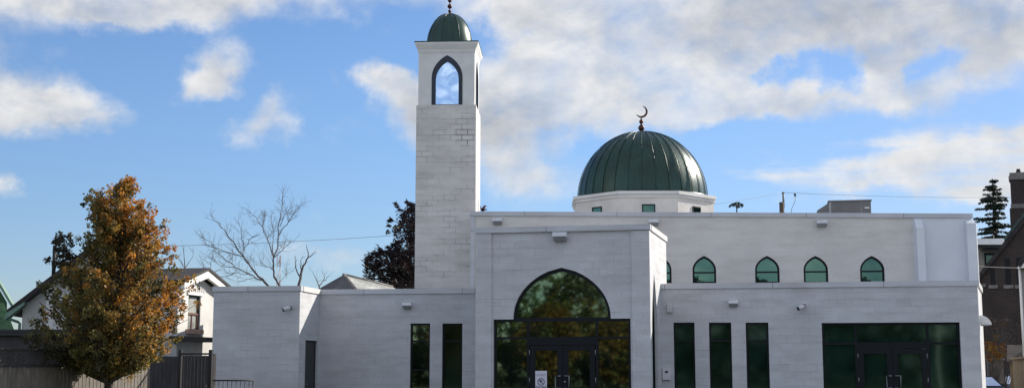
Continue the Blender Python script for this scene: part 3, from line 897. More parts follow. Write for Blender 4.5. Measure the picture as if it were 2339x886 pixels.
t = empty('junction_box', wR.pt(u, z), wR.ang, 'small grey painted box on the wall above the first tall window beside the entrance', 'junction box')
mb = MB(); mb.box(-.08, .08, -.07, -.001, -.12, .12); mb.build('box_body', M_wing, t, bevel=.01)
mb = MB(); mb.box(-.07, .07, -.076, -.071, -.11, .11); mb.build('cover', M_entr, t)
u, z = wR.hit(1523, 854)
t = empty('mailbox', wR.pt(u, z), wR.ang, 'pale grey metal mailbox with a dark oval opening, fixed beside the entrance', 'mailbox')
mb = MB(); mb.box(-.125, .125, -.10, -.001, -.16, .16); mb.build('box_body', M_hous, t, bevel=.012)
mb = MB(); mb.lathe([(.001, 0), (.05, 0), (.05, .004), (.001, .005)], (0, 0, 0), 16, M=Matrix.Translation((0, -.101, .07)) @ Matrix.Rotation(math.pi / 2, 4, 'X') @ Matrix.Diagonal((1, .6, 1, 1))); mb.build('slot', M_lens, t)

# no-parking notice on the entrance door
u, z = wE.hit(1235, 846); u2, _ = wE.hit(1248.5, 846); u1_, _ = wE.hit(1222, 846)
sw = u2 - u1_; sh = sw * 1.95
t = empty('parking_sign', wE.pt((u1_ + u2) / 2, z, .055), wE.ang, 'white no parking tow away sign with a crossed circle on the glass entrance door', 'sign')
mb = MB(); mb.box(-sw / 2, sw / 2, -.012, 0, -sh, 0); mb.build('board', M_signw, t)
mb = MB(); rO, rI = sw * .31, sw * .25; cz = -sw * .92
for k in range(28):
    a, b = 2 * math.pi * k / 28, 2 * math.pi * (k + 1) / 28
    pt = lambda r, q: (r * math.cos(q), -.0150, cz + r * math.sin(q))
    mb.quad(pt(rO, a), pt(rO, b), pt(rI, b), pt(rI, a))
w_ = sw * .025
q = [(-.707, .707), (.707, -.707)]
a = Vector((-rI * .72, -.0155, cz + rI * .72)); b = Vector((rI * .72, -.0155, cz - rI * .72)); nn = Vector((.707, 0, .707)) * w_
mb.quad(a + nn, b + nn, b - nn, a - nn)
mb.build('no_parking_symbol', M_ink, t)
def text(body, size, x, z, y, m, parent, name, bold=0):
    cu = bpy.data.curves.new(name, 'FONT'); cu.body = body; cu.size = size; cu.align_x = 'CENTER'; cu.align_y = 'CENTER'; cu.offset = bold
    o = bpy.data.objects.new(name, cu); me = bpy.data.meshes.new_from_object(o)
    bpy.data.objects.remove(o); bpy.data.curves.remove(cu)
    ob = bpy.data.objects.new(name, me); COL.objects.link(ob); me.materials.append(m); ob.parent = parent
    ob.rotation_euler = (math.pi / 2, 0, 0); ob.location = (x, y, z); return ob
text('P', sw * .42, 0, cz, -.0140, M_ink, t, 'lettering', .003)
text('TOW AWAY', sw * .17, 0, -sw * 1.37, -.0140, M_ink, t, 'lettering', .003)
text('ZONE', sw * .2, 0, -sw * 1.58, -.0140, M_ink, t, 'lettering', .003)
mb = MB()
for j, z_ in enumerate((-.28, -.40)):
    x = -sw * .38
    while x < sw * .36:
        w_ = sw * rnd.uniform(.03, .07); mb.add([(x, -.014, sw * (z_ - .035)), (x + w_, -.014, sw * (z_ - .035)), (x + w_, -.014, sw * (z_ + .03)), (x, -.014, sw * (z_ + .03))], [(0, 1, 2, 3)]); x += w_ + sw * .025
mb.build('fine_print', M_inkg, t)

# rooftop unit
pa = P(1894, 483, 47.5); pb_ = P(1990, 483, 47.2); zt_ = zy(457.5, 47.4)
W = Wall((pa.x, pa.y), (pb_.x, pb_.y)); zb_ = 5.5
t = empty('rooftop_unit', W.pt(W.L / 2, zb_), 0, 'dark grey air handling unit with a sloping hood on the main roof', 'rooftop unit')
TI = Matrix.Translation(-t.location)
def loc(mbx): mbx.v = [tuple(Vector(v) - t.location) for v in mbx.v]; return mbx
mb = MB(); W.rect(mb, .0, W.L, zb_, zt_ - .05, 0, 1.6); loc(mb).build('casing', M_hvacl, t)
mb = MB(); W.rect(mb, .08, W.L * .76, zb_ + .1, zt_ - .06, -.02, -.002); loc(mb).build('panel', M_hvac, t)
mb = MB(); W.rect(mb, W.L * .78, W.L - .02, zb_ + .1, zt_ - .06, -.025, -.002); loc(mb).build('access_door', M_hvac, t)
mb = MB(); W.rect(mb, W.L * .85, W.L * .96, zt_ - .33, zt_ - .28, -.035, -.026); loc(mb).build('name_plate', M_trimw, t)
mb = MB(); W.rect(mb, -.03, W.L + .03, zt_ - .049, zt_, -.05, 1.65); loc(mb).build('lid', M_hvac, t)
mb = MB(); hz = zy(480, 47.5); mb.prism([W.pt(0, zb_, .0), W.pt(0, zt_ - .08, .0), W.pt(-.44, hz, .0), W.pt(-.44, zb_, .0)], W.pt(0, 0, 1.3) - W.pt(0, 0, 0)); loc(mb).build('hood', M_hvac, t)

# ================================================================== BACKGROUND, UTILITIES
def line(pts, name, lab, r=.0085, group=None):
    c = Vector(pts[0]); mb = MB(); P_ = []
    for a, b in zip(pts[:-1], pts[1:]):
        a, b = Vector(a), Vector(b); sag = (b - a).length * .006
        for i in range(13):
            s_ = i / 12; P_.append(a.lerp(b, s_) - Vector((0, 0, 4 * sag * s_ * (1 - s_))) - c)
    mb.tube(P_, r, 5); o = mb.build(name, M_wire, uv=False); o.location = c
    return tag(o, lab, 'cable', group)
YP = 62.0
ptop = P(1789, 440, YP)
t = empty('utility_pole', (ptop.x, YP, -.35), 0, 'brown utility pole with a thin metal top rising behind the main roof', 'utility pole')
mb = MB(); mb.tube([(-.09, 0, 0), (-.09, 0, zy(462, YP) + .35)], [.17, .12], 12); mb.build('post', mat('pole_wood', (.10, .075, .06), .9, 0, .2, 5), t)
mb = MB(); mb.tube([(0, 0, zy(475, YP) + .35), (0, 0, ptop.z + .35)], .05, 8); mb.box(-.06, .06, -.06, .06, ptop.z + .33, ptop.z + .37); mb.build('mast', M_hvac, t)
mb = MB(); mb.tube([(-.2, -.1, zy(466, YP) + .35), (-.02, -.05, zy(462, YP) + .35)], .02, 6); mb.build('bracket', M_black, t)
tp = Vector((ptop.x, YP, ptop.z))
line([P(1560, 474, 53.5), tp - Vector((.06, 0, .0))], 'power_line', 'thin overhead cable climbing from the dome to the utility pole', group='overhead cables')
line([tp + Vector((.06, 0, 0)), P(2420, 449, 75)], 'power_line', 'thin overhead cable from the utility pole towards the church chimney', group='overhead cables')
ci = P(1816, 444, 62.6)
t = empty('line_insulator', ci, 0, 'small insulator hanging on the cable with a thin loose drop wire', 'insulator')
mb = MB(); mb.lathe([(.02, .05), (.06, .03), (.06, -.05), (.03, -.07), (.02, -.14)], (0, 0, 0), 10); mb.build('insulator_body', M_black, t)
mb = MB(); mb.tube([(0, 0, -.14), (.0, 0, -.3), (-.08, 0, -.5), (-.2, 0, -.75), (-.2, 0, -1.2)], .012, 5); mb.build('drop_wire', M_wire, t)
line([P(330, 563, 48), P(960, 533, 58)], 'power_line', 'thin overhead cable crossing behind the leafless tree to the minaret', group='overhead cables')
line([P(2200, 606, 54), P(2335, 612, 56)], 'power_line', 'service wire strung across the brick church front', .018, group='overhead cables')

# radio mast far away
tm = P(637, 640, 160)
t = empty('radio_mast', (tm.x, tm.y, 0), 0, 'faint red and white lattice radio mast far behind the leafless tree', 'mast')
M_mr = mat('mast_red', (.35, .16, .14), .7, 0, .05); M_mw = mat('mast_white', (.6, .6, .62), .7, 0, .05)
zt_ = zy(583, 160); mr, mw = MB(), MB(); nseg = 10
for i in range(nseg):
    z0_, z1_ = zt_ * i / nseg, zt_ * (i + 1) / nseg; m_ = mr if i % 2 else mw
    for sx, sy in ((-1, -1), (1, -1), (0, 1)):
        m_.tube([(sx * .22, sy * .22, z0_), (sx * .22, sy * .22, z1_)], .03, 4)
    for a, b in (((-1, -1), (1, -1)), ((1, -1), (0, 1)), ((0, 1), (-1, -1))):
        m_.tube([(a[0] * .22, a[1] * .22, z0_), (b[0] * .22, b[1] * .22, z1_)], .02, 4)
mr.build('lattice', M_mr, t); mw.build('lattice', M_mw, t)

# hip-roofed house behind the wing
HY = 50
t = empty('hip_roof_house', P(800, 700, HY) * 1.0, 0, 'house with a pale green grey hip roof showing above the wing below the minaret', 'house')
t.location.z = 0
def add_to(t, mbx, name, m):
    mbx.v = [tuple(Vector(v) - t.location) for v in mbx.v]; return mbx.build(name, m, t)
pk = P(785, 627, HY); ze = 2.9
e1 = PZ(560, HY - 1, ze); e2 = PZ(890, HY - 4.5, ze); e3 = PZ(1075, HY + 2, ze); e4 = PZ(760, HY + 6, ze)
rk = P(897, 655, HY + 1)
mb = MB(); mb.add([e1, e2, pk], [(0, 1, 2)]); add_to(t, mb, 'gable_face', M_stone)
mb = MB(); mb.add([e2, e3, rk, pk, e4, e1], [(0, 1, 2, 3), (3, 2, 1, 4), (3, 4, 5)]); add_to(t, mb, 'roof', M_roofh)
mb = MB(); mb.tube([pk, e2], .07, 6); mb.tube([pk, rk], .06, 6); add_to(t, mb, 'ridge_flashing', M_limestone)
mb = MB()
for a, b in ((e1, e2), (e2, e3), (e3, e4), (e4, e1)):
    s_ = .97; a_, b_ = a.copy(), b.copy(); mb.quad((a_.x, a_.y, 0), (b_.x, b_.y, 0), (b_.x, b_.y, ze - .02), (a_.x, a_.y, ze - .02))
add_to(t, mb, 'wall', M_stone)

# white house with dormer wing
YH = 46.0
ga = P(52, 700, YH); gp = P(240, 548, YH + .4); gb = PZ(432, YH + .8, ga.z)
t = empty('white_house', (ga.x, YH, 0), 0, 'white stucco house with a dark roof and a gabled window wing behind the autumn tree', 'house')
W = Wall((ga.x, ga.y), (gb.x, gb.y))
mb = MB(); W.sheet(mb, [(0, 0), (W.L, 0), (W.L, ga.z), (W.L / 2, gp.z), (0, ga.z)])
Wl = Wall((W.pt(0, 0, 8).x, W.pt(0, 0, 8).y), (ga.x, ga.y)); Wl.sheet(mb, rectloop(0, 8, 0, ga.z))
Wr = Wall((gb.x, gb.y), (W.pt(W.L, 0, 8).x, W.pt(W.L, 0, 8).y)); Wr.sheet(mb, rectloop(0, 8, 0, ga.z))
add_to(t, mb, 'wall', M_stucco)
sl = (gp.z - ga.z) / (W.L / 2); ov = .45
mb = MB()
for sgn in (1, -1):
    ue = -ov if sgn > 0 else W.L + ov; um = W.L / 2
    a, b = (ue, ga.z - ov * sl + .05), (um, gp.z + .05)
    mb.prism([W.pt(a[0], a[1], -.4), W.pt(b[0], b[1], -.4), W.pt(b[0], b[1] + .2, -.4), W.pt(a[0], a[1] + .2, -.4)], W.pt(0, 0, 8.4) - W.pt(0, 0, 0))
add_to(t, mb, 'roof', M_roofd)
mb = MB()
mb.prism([W.pt(-ov - .05, ga.z - ov * sl - .12, -.42), W.pt(.15, ga.z + .05, -.42), W.pt(.15, ga.z + .16, -.42), W.pt(-ov - .05, ga.z - ov * sl + .1, -.42)], W.pt(0, 0, .5) - W.pt(0, 0, 0))
mb.tube([W.pt(-ov, ga.z - ov * sl - .05, -.3), W.pt(-.12, ga.z - .55, -.08), W.pt(-.06, ga.z - .6, -.06), W.pt(-.06, .3, -.06)], .05, 8)
add_to(t, mb, 'gutter', M_gtrim)
vp = P(124, 590, YH + 3); mb = MB(); mb.tube([(vp.x, vp.y, zy(640, YH + 3)), (vp.x, vp.y, zy(560, YH + 3))], .075, 10); add_to(t, mb, 'vent_pipe', M_black)
# the gabled wing
ya, yb = 43.6, 46.6
da = PZ(398, ya, 0); db = PZ(488, yb, 0)
W = Wall((da.x, da.y), (db.x, db.y)); zE_ = W.hit(487, 664)[1]; uap, zap_ = W.hit(452, 634)
uap = W.L / 2 + .08
wu0, wu1 = W.hit(430, 700)[0], W.hit(458, 700)[0]; wz0, wz1 = W.hit(445, 752)[1], W.hit(445, 674)[1]; wzm = W.hit(445, 716)[1]
mb = MB(); W.sheet(mb, [(0, 0), (W.L, 0), (W.L, zE_), (uap, zap_), (0, zE_)], [rectloop(wu0, wu1, wz0, wz1)], .18)
Wx = Wall((db.x, db.y), (W.pt(W.L, 0, 5).x, W.pt(W.L, 0, 5).y)); Wx.sheet(mb, rectloop(0, 5, 0, zE_))
Wy = Wall((W.pt(0, 0, 5).x, W.pt(0, 0, 5).y), (da.x, da.y)); Wy.sheet(mb, rectloop(0, 5, 0, zE_))
add_to(t, mb, 'gabled_wing', M_stucco)
mb = MB()
for k in range(10):
    uu_ = wu0 - .25 + k * (wu1 - wu0 + .5) / 9
    zt2 = zE_ + (zap_ - zE_) * (1 - abs(uu_ - uap) / (W.L / 2)) - .3
    if zt2 > wz1 + .15: W.rect(mb, uu_ - .03, uu_ + .03, wz1 + .12, zt2, -.03, -.002)
W.rect(mb, wu0 - .12, wu1 + .12, wz1, wz1 + .1, -.05, -.003)
add_to(t, mb, 'gable_batten', M_trimw)
mb = MB(); sl2 = (zap_ - zE_) / (W.L / 2)
for sgn in (-1, 1):
    ue = uap + sgn * (W.L / 2 + .28); ze_ = zE_ - .28 * sl2
    mb.prism([W.pt(ue, ze_ - .02, -.32), W.pt(uap, zap_ + .0, -.32), W.pt(uap, zap_ + .26, -.32), W.pt(ue, ze_ + .2, -.32)], W.pt(0, 0, .12) - W.pt(0, 0, 0))
    # eave returns
    ur = uap + sgn * (W.L / 2 - .02)
    W.rect(mb, min(ur, ue), max(ur, ue), zE_ - .62, zE_ - .42, -.3, -.01)
add_to(t, mb, 'barge_board', M_trimw)
mb = MB()
for sgn in (-1, 1):
    ue = uap + sgn * (W.L / 2 + .33); ze_ = zE_ - .33 * sl2
    mb.prism([W.pt(ue, ze_ + .2, -.36), W.pt(uap, zap_ + .262, -.36), W.pt(uap, zap_ + .36, -.36), W.pt(ue, ze_ + .30, -.36)], W.pt(0, 0, 5) - W.pt(0, 0, 0))
add_to(t, mb, 'wing_roof', M_roofd)
mb = MB()
W.rect(mb, wu0, wu0 + .05, wz0, wz1, .05, .12); W.rect(mb, wu1 - .05, wu1, wz0, wz1, .05, .12); W.rect(mb, wu0 + .05, wu1 - .05, wz1 - .05, wz1, .05, .12)
add_to(t, mb, 'window_frame', M_black)
mb = MB(); W.rect(mb, wu0 + .05, wu1 - .05, wzm - .04, wzm + .03, .06, .13)
W.rect(mb, wu0 + .05, wu0 + .1, wz0, wzm - .04, .07, .12); W.rect(mb, wu1 - .1, wu1 - .05, wz0, wzm - .04, .07, .12); W.rect(mb, (wu0 + wu1) / 2 - .02, (wu0 + wu1) / 2 + .02, wz0, wzm - .04, .08, .12)
add_to(t, mb, 'window_sash', M_redwood)
mb = MB(); panel(mb, W, rectloop(wu0 + .03, wu1 - .03, wz0, wz1), .11); add_to(t, mb, 'window_pane', glass_mat('pale_blind_glass', (.8, .8, .8), .1, (.32, .33, .31), 0))
mb = MB(); W.rect(mb, wu0 - .12, wu1 + .12, wz0 - .16, wz0, -.1, .1); add_to(t, mb, 'window_sill', M_sill)
zc_ = W.hit(440, 776)[1]
mb = MB(); W.rect(mb, -.6, wu1 + .3, zc_ - .07, zc_ + .1, -.45, -.003); add_to(t, mb, 'canopy', M_black)  # flat canopy, its black colour standing in for the dark shadow strip

# green-roofed house at the edge of the photo
t = empty('green_house', P(-20, 700, 52), 0, 'green shingle house with a pale verge, cut off beside the white house', 'house')
t.location.z = 0
a = P(-120, 500, 54); b = P(32, 697, 50); c = P(-170, 760, 48); d = P(40, 760, 49)
mb = MB()
mb.prism([P(-60, 545, 50), P(30, 697, 50), P(30, 708, 50), P(-60, 556, 50)], (0, .25, 0)); add_to(t, mb, 'verge', M_gtrim)
mb = MB(); mb.add([P(-60, 552, 50.1), P(30, 703, 50.1), P(30, 703, 58), P(-60, 552, 58)], [(0, 1, 2, 3)])
add_to(t, mb, 'roof', M_roofg)
mb = MB(); mb.add([P(-60, 560, 50.3), P(16, 690, 50.3), P(16, 720, 50.3), P(-60, 720, 50.3)], [(0, 1, 2, 3)])
add_to(t, mb, 'gable', M_roofg)
mb = MB(); mb.add([P(-80, 690, 49.8), P(8, 690, 49.8), P(36, 762, 48.2), P(-80, 762, 48.2)], [(0, 1, 2, 3)]); add_to(t, mb, 'porch_roof', M_roofg)
mb = MB(); q0_ = P(-80, 762, 48.4); q1_ = P(30, 762, 48.4); mb.box(q0_.x, q1_.x, 48.5, 58, 0, q0_.z); add_to(t, mb, 'wall', M_stucco)

# dark flat shed behind the fence
p0 = P(-40, 752, 38.5); p1 = P(152, 752, 38.5)
t = empty('shed', (p0.x, 38.5, 0), 0, 'dark flat roofed shed standing behind the lattice fence', 'shed')
mb = MB(); mb.box(0, p1.x - p0.x, 0, 4, 0, p0.z - .18); mb.build('wall', mat('dark_shed_wall', (.05, .047, .05), .9, 0, .2, 2), t)
mb = MB(); mb.box(-.1, p1.x - p0.x + .1, -.15, 4.1, p0.z - .18, p0.z - .08); mb.box(-.13, p1.x - p0.x + .13, -.18, 4.1, p0.z - .079, p0.z); mb.build('roof', M_black, t)

# fences
def fence_posts(): pass
fa = P(-10, 792, 26.6); fb = P(345, 803, 33.2)
A2, B2 = Vector((fa.x, fa.y)), Vector((fb.x, fb.y)); W = Wall(A2, B2); zt_ = 1.93
t = empty('lattice_fence', W.pt(0, 0), 0, 'weathered board fence with a lattice top behind the autumn tree', 'fence')
lf = t
boards = MB(); u = 0.0
while u < W.L - .14:
    W.rect(boards, u, u + .14, .08, zt_ - .40 - rnd.uniform(0, .012), rnd.uniform(-.003, .003), .02); u += .165
add_to(t, boards, 'boards', M_wood)
mb = MB()
for z_ in (.4, zt_ - .42): W.rect(mb, 0, W.L, z_ - .04, z_ + .05, .024, .06)
W.rect(mb, 0, W.L, zt_ - .395, zt_ - .35, -.02, .05); W.rect(mb, -.02, W.L + .02, zt_ - .035, zt_, -.03, .06)
add_to(t, mb, 'rail', M_woodd)
mb = MB(); zb_, zh = zt_ - .35, .315; s_ = .0
k = 0
while s_ < W.L:
    for sg, dd in ((1, 0.0), (-1, .012)):
        u0_, u1_b = (s_, s_ + zh) if sg > 0 else (s_ + zh, s_)
        if max(u0_, u1_b) > W.L: continue
        mb.prism([W.pt(u0_ - .02, zb_, dd), W.pt(u0_ + .02, zb_, dd), W.pt(u1_b + .02, zb_ + zh, dd), W.pt(u1_b - .02, zb_ + zh, dd)], W.pt(0, 0, .009) - W.pt(0, 0, 0))
    s_ += .11
add_to(t, mb, 'lattice', M_lat)
u = .05
while u < W.L:
    mb = MB(); W.rect(mb, u - .055, u + .055, 0, zt_ + .10, .062, .17); W.rect(mb, u - .07, u + .07, zt_ + .10, zt_ + .13, .047, .185); add_to(t, mb, 'post', M_woodd); u += 1.9
# dark board fence
fa = P(335, 812, 35.6); fb = P(484, 808, 34.7); W = Wall((fa.x, fa.y), (fb.x, fb.y)); zt_ = fa.z
t = empty('board_fence', W.pt(0, 0), 0, 'dark board fence below the white gabled wing', 'fence')
mb = MB(); u = 0
while u < W.L:
    W.rect(mb, u, u + .135, .05, zt_ - rnd.uniform(0, .02), rnd.uniform(0, .006), .03); u += .142
add_to(t, mb, 'boards', M_woodd)
mb = MB()
for u in (.0, W.L * .5, W.L): W.rect(mb, u - .05, u + .05, 0, zt_ + .05, .032, .13)
add_to(t, mb, 'post', M_woodd)
# tall black post-and-rail gate frame in front of it
W = Wall(xy(410, 806, 33.6), xy(483, 806, 33.4)); zt_ = zy(805, 33.4)
t = empty('metal_gate', W.pt(0, 0), 0, 'tall thin black metal gate frame against the dark board fence', 'gate')
for uu_ in (.02, W.L - .02):
    mb = MB(); W.rect(mb, uu_ - .045, uu_ + .045, 0, zt_ + .08, -.03, .05); add_to(t, mb, 'post', M_black)
mb = MB(); W.rect(mb, .065, W.L - .065, zt_ - .05, zt_ - .005, -.01, .03); W.rect(mb, .065, W.L - .065, .15, .2, -.01, .03); add_to(t, mb, 'rail', M_black)
mb = MB(); u = .12
while u < W.L - .1:
    W.rect(mb, u, u + .012, .2, zt_ - .05, .005, .017); u += .1
add_to(t, mb, 'balusters', M_black)
# low railing in front of the block wall
W = Wall(xy(470, 872, 34.4), xy(579, 870, 34.6)); zt_ = zy(868, 34.5)
t = empty('railing', W.pt(0, 0), 0, 'low black metal railing in front of the blank block wall', 'railing')
mb = MB(); mb.tube([W.pt(0, zt_), W.pt(W.L, zt_)], .022, 6); mb.tube([W.pt(0, .12), W.pt(W.L, .12)], .018, 6); add_to(t, mb, 'rail', M_black)
mb = MB()
for k in range(12): mb.tube([W.pt(W.L * k / 11, .0 if k in (0, 11) else .12), W.pt(W.L * k / 11, zt_)], .02 if k in (0, 11) else .009, 5)
add_to(t, mb, 'balusters', M_black)

# ------------------------------------------------------------------ right-hand neighbours
YB = 84
pa = P(2205, 545, YB); pb_ = P(2325, 545, YB)
t = empty('flat_roof_building', (pa.x, YB, 0), 0, 'buff flat roofed building with a broad white fascia beyond the mosque', 'building')
zt_ = pa.z; wd = pb_.x - pa.x
mb = MB(); mb.box(0, wd, 0, 10, -.5, zt_ - .45); mb.build('wall', M_buff, t)
mb = MB(); mb.prism([(-.2, -.35, zt_ - .42), (-.2, -.1, zt_), (-.2, 10, zt_ + .1), (-.2, 10, zt_ - .42)], (wd + .4, 0, 0)); mb.build('roof', M_trimw, t)
mb = MB(); mb.box(-.15, wd + .1, -.25, 0, zt_ - .62, zt_ - .43); mb.build('fascia', M_black, t)
wx = P(2268, 600, YB).x - pa.x
mb = MB(); mb.box(wx - .55, wx + .55, -.05, -.002, zy(618, YB), zy(578, YB)); wf = mb.build('window', M_frame, t)
mb = MB(); mb.add([(wx - .45, -.06, zy(615, YB)), (wx + .45, -.06, zy(615, YB)), (wx + .45, -.06, zy(583, YB)), (wx - .45, -.06, zy(583, YB))], [(0, 1, 2, 3)]); mb.build('pane', M_glassd, wf)
mb = MB(); mb.prism([(wx - 1.0, -.6, zy(576, YB)), (wx + 1.0, -.6, zy(576, YB)), (wx + .6, -.05, zy(570, YB)), (wx - .6, -.05, zy(570, YB))], (0, 0, .08)); mb.build('awning', M_black, t)

YC = 68
t = empty('brick_church', P(2290, 880, YC), 0, 'dark brown brick church with a steep gable and tall chimney past the mosque', 'church')
t.location.z = 0
sx = lambda px, py, Y=YC: P(px, py, Y)
e0 = sx(2222, 655); pk = sx(2470, 345)
W = Wall((e0.x, YC), (e0.x + 9.2, YC - 4.0))
u_pk, z_pk = W.hit(2470, 345); z_e = W.hit(2222, 655)[1]
mb = MB(); W.sheet(mb, [(0, -.5), (2 * u_pk, -.5), (2 * u_pk, z_e), (u_pk, z_pk), (0, z_e)])
Ws = Wall((W.pt(0, 0, 14).x, W.pt(0, 0, 14).y), (W.A.x, W.A.y)); Ws.sheet(mb, rectloop(0, 14, -.5, z_e))
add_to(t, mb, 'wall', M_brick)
mb = MB(); s2 = (z_pk - z_e) / u_pk
mb.prism([W.pt(-.3, z_e - .3 * s2 - .05, -.25), W.pt(u_pk, z_pk, -.25), W.pt(u_pk, z_pk + .32, -.25), W.pt(-.3, z_e - .3 * s2 + .25, -.25)], W.pt(0, 0, 14) - W.pt(0, 0, 0))
add_to(t, mb, 'roof', M_roofd)
mb = MB(); mb.prism([W.pt(u_pk * .3, z_e + u_pk * .3 * s2 + .26, -.30), W.pt(u_pk, z_pk + .30, -.30), W.pt(u_pk, z_pk + .50, -.30), W.pt(u_pk * .3, z_e + u_pk * .3 * s2 + .46, -.30)], W.pt(0, 0, .4) - W.pt(0, 0, 0))
add_to(t, mb, 'verge', M_copper)
for (xa, xb, ya_, yb_) in ((2296, 2308, 590, 650), (2322, 2334, 588, 650), (2262, 2272, 612, 650)):
    ua, _ = W.hit(xa, 620); ub, _ = W.hit(xb, 620); z1_ = W.hit(xa, ya_)[1]; z0_ = W.hit(xa, yb_)[1]
    mb = MB(); W.rect(mb, ua, ub, z0_, z1_, -.03, -.003); wf = add_to(t, mb, 'window', M_frame)
    mb = MB(); W.rect(mb, ua - .12, ub + .12, z0_ - .2, z0_ - .02, -.08, -.004); add_to(t, mb, 'window_sill', M_limestone)
ua, z1_ = W.hit(2236, 650); mb = MB(); W.rect(mb, ua, ua + .35, z1_ - .12, z1_ + .02, -.06, -.004); add_to(t, mb, 'lintel', M_limestone)
# chimney
cx0, cx1 = sx(2308, 430, YC + 4).x, sx(2356, 430, YC + 4).x; yc = YC + 4
MC_ = Matrix.Translation((cx0, yc, 0)) @ Matrix.Rotation(-R(23), 4, 'Z'); wc = cx1 - cx0
def sub_to(t, par, mbx, name, m):
    mbx.v = [tuple(Vector(v) - t.location) for v in mbx.v]; return mbx.build(name, m, par)
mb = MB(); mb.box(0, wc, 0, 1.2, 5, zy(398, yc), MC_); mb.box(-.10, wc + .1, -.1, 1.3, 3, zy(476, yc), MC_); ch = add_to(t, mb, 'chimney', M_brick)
mb = MB(); mb.box(-.04, wc + .04, -.04, 1.24, zy(479, yc), zy(466, yc), MC_); sub_to(t, ch, mb, 'chimney_band', M_limestone)
mb = MB(); mb.box(-.07, wc + .07, -.07, 1.27, zy(411, yc), zy(402, yc), MC_); mb.box(-.02, wc + .02, -.02, 1.22, zy(402, yc) + .003, zy(395, yc), MC_); sub_to(t, ch, mb, 'chimney_band', M_limestone)
mb = MB(); mb.lathe([(.12, 0), (.14, .08), (.11, .2), (.10, .28)], (wc * .38, .6, zy(395, yc)), 12, M=MC_); sub_to(t, ch, mb, 'chimney_pot', M_brick)

YR = 46
t = empty('pale_house', P(2345, 700, YR), 0, 'pale sided house cut off by the photo edge with a dark sloping eave', 'house'); t.location.z = 0
mb = MB(); w0 = P(2334, 700, YR); mb.prism([(w0.x, YR, 0), (w0.x + 6, YR, 0), (w0.x + 6, YR, zy(612, YR)), (w0.x, YR, zy(612, YR))], (3.7, 8, 0)); add_to(t, mb, 'wall', M_buff)
za_ = zy(612, YR); xe = P(2318, 612, YR).x; xr = xe + 3.4; zr_ = za_ + 4.2
mb = MB(); mb.prism([(xe, YR - .4, za_), (xr, YR - .4, zr_), (xr, YR - .4, zr_ + .22), (xe - .04, YR - .4, za_ + .16)], (4.2, 9, 0))
mb.prism([(xr + .003, YR - .4, zr_ + .22), (xr + .003, YR - .4, zr_), (xr + 3.6, YR - .4, za_), (xr + 3.6, YR - .4, za_ + .2)], (4.2, 9, 0)); add_to(t, mb, 'roof', M_roofd)
mb = MB(); mb.prism([(xe + .05, YR - .45, za_ - .02), (xe + .6, YR - .45, za_ - .02), (xr, YR - .45, zr_ - .5), (xr, YR - .45, zr_ - .02)], (0, .4, 0)); add_to(t, mb, 'soffit', M_trimw)
mb = MB(); mb.prism([(w0.x, YR, za_ - .05), (w0.x + 6, YR, za_ - .05), (xr, YR, zr_ - .1)], (3.7, 8, 0)); add_to(t, mb, 'gable', M_buff)
mb = MB(); q_ = P(2332, 700, YR); mb.tube([(q_.x, YR - .06, .2), (q_.x, YR - .06, zy(612, YR))], .045, 8); add_to(t, mb, 'downpipe', M_trimw)

# tan fence bottom right
fa = P(2306, 800, 50.5); fb = P(2350, 790, 44.0); W = Wall((fb.x, fb.y), (fa.x, fa.y))
fa2 = P(2312, 820, 50.5); fb2 = P(2352, 815, 43.6)
W = Wall((fa2.x, fa2.y), (fb2.x, fb2.y)); zt_ = 1.9
t = empty('tan_fence', W.pt(0, 0), 0, 'tan wooden board fence with a pale top rail beside the brick church', 'fence')
mb = MB(); u = 0
while u < W.L - .1:
    W.rect(mb, u, u + .14, .0, zt_ - .1 - rnd.uniform(0, .015), 0, .02); u += .17
add_to(t, mb, 'boards', M_woodt)
mb = MB(); W.rect(mb, -.02, W.L, zt_ - .1, zt_ - .03, -.08, .09); W.rect(mb, 0, W.L, zt_ - .5, zt_ - .42, .022, .07); add_to(t, mb, 'rail', M_woodt)
mb = MB()
for k in range(4): u = W.L * k / 3; W.rect(mb, u - .06, u + .06, -.3, zt_ + .02, .075, .19)
add_to(t, mb, 'post', M_woodt)
p0 = P(2304, 786, 53); p1 = P(2360, 786, 53)
t = empty('garden_shed', (p0.x, 53, 0), -R(23), 'small grey brown shed behind the tan fence', 'shed')
mb = MB(); mb.box(0, 2.5, 0, 2.5, -.3, p0.z - .6); mb.build('wall', M_woodt, t)
mb = MB(); mb.prism([(-.1, -.15, p0.z - .7), (-.1, 1.2, p0.z), (-.1, 2.65, p0.z - .7)], (2.7, 0, 0)); mb.build('roof', mat('shed_felt', (.11, .10, .09), .95, 0, .2, 3), t)
# concrete gate pier on the driveway
pg = P(2278, 836, 60); mb = MB(); mb.box(-.3, .3, 0, .5, -.4, zy(822, 60)); 
t = empty('gate_pier', (pg.x, 60, 0), 0, 'grey concrete gate pier standing behind the parked cars', 'gate pier')
mb.build('shaft', M_limestone, t); mb = MB(); mb.box(-.36, .36, -.06, .56, zy(822, 60) + .002, zy(822, 60) + .1); mb.build('cap_stone', M_limestone, t)

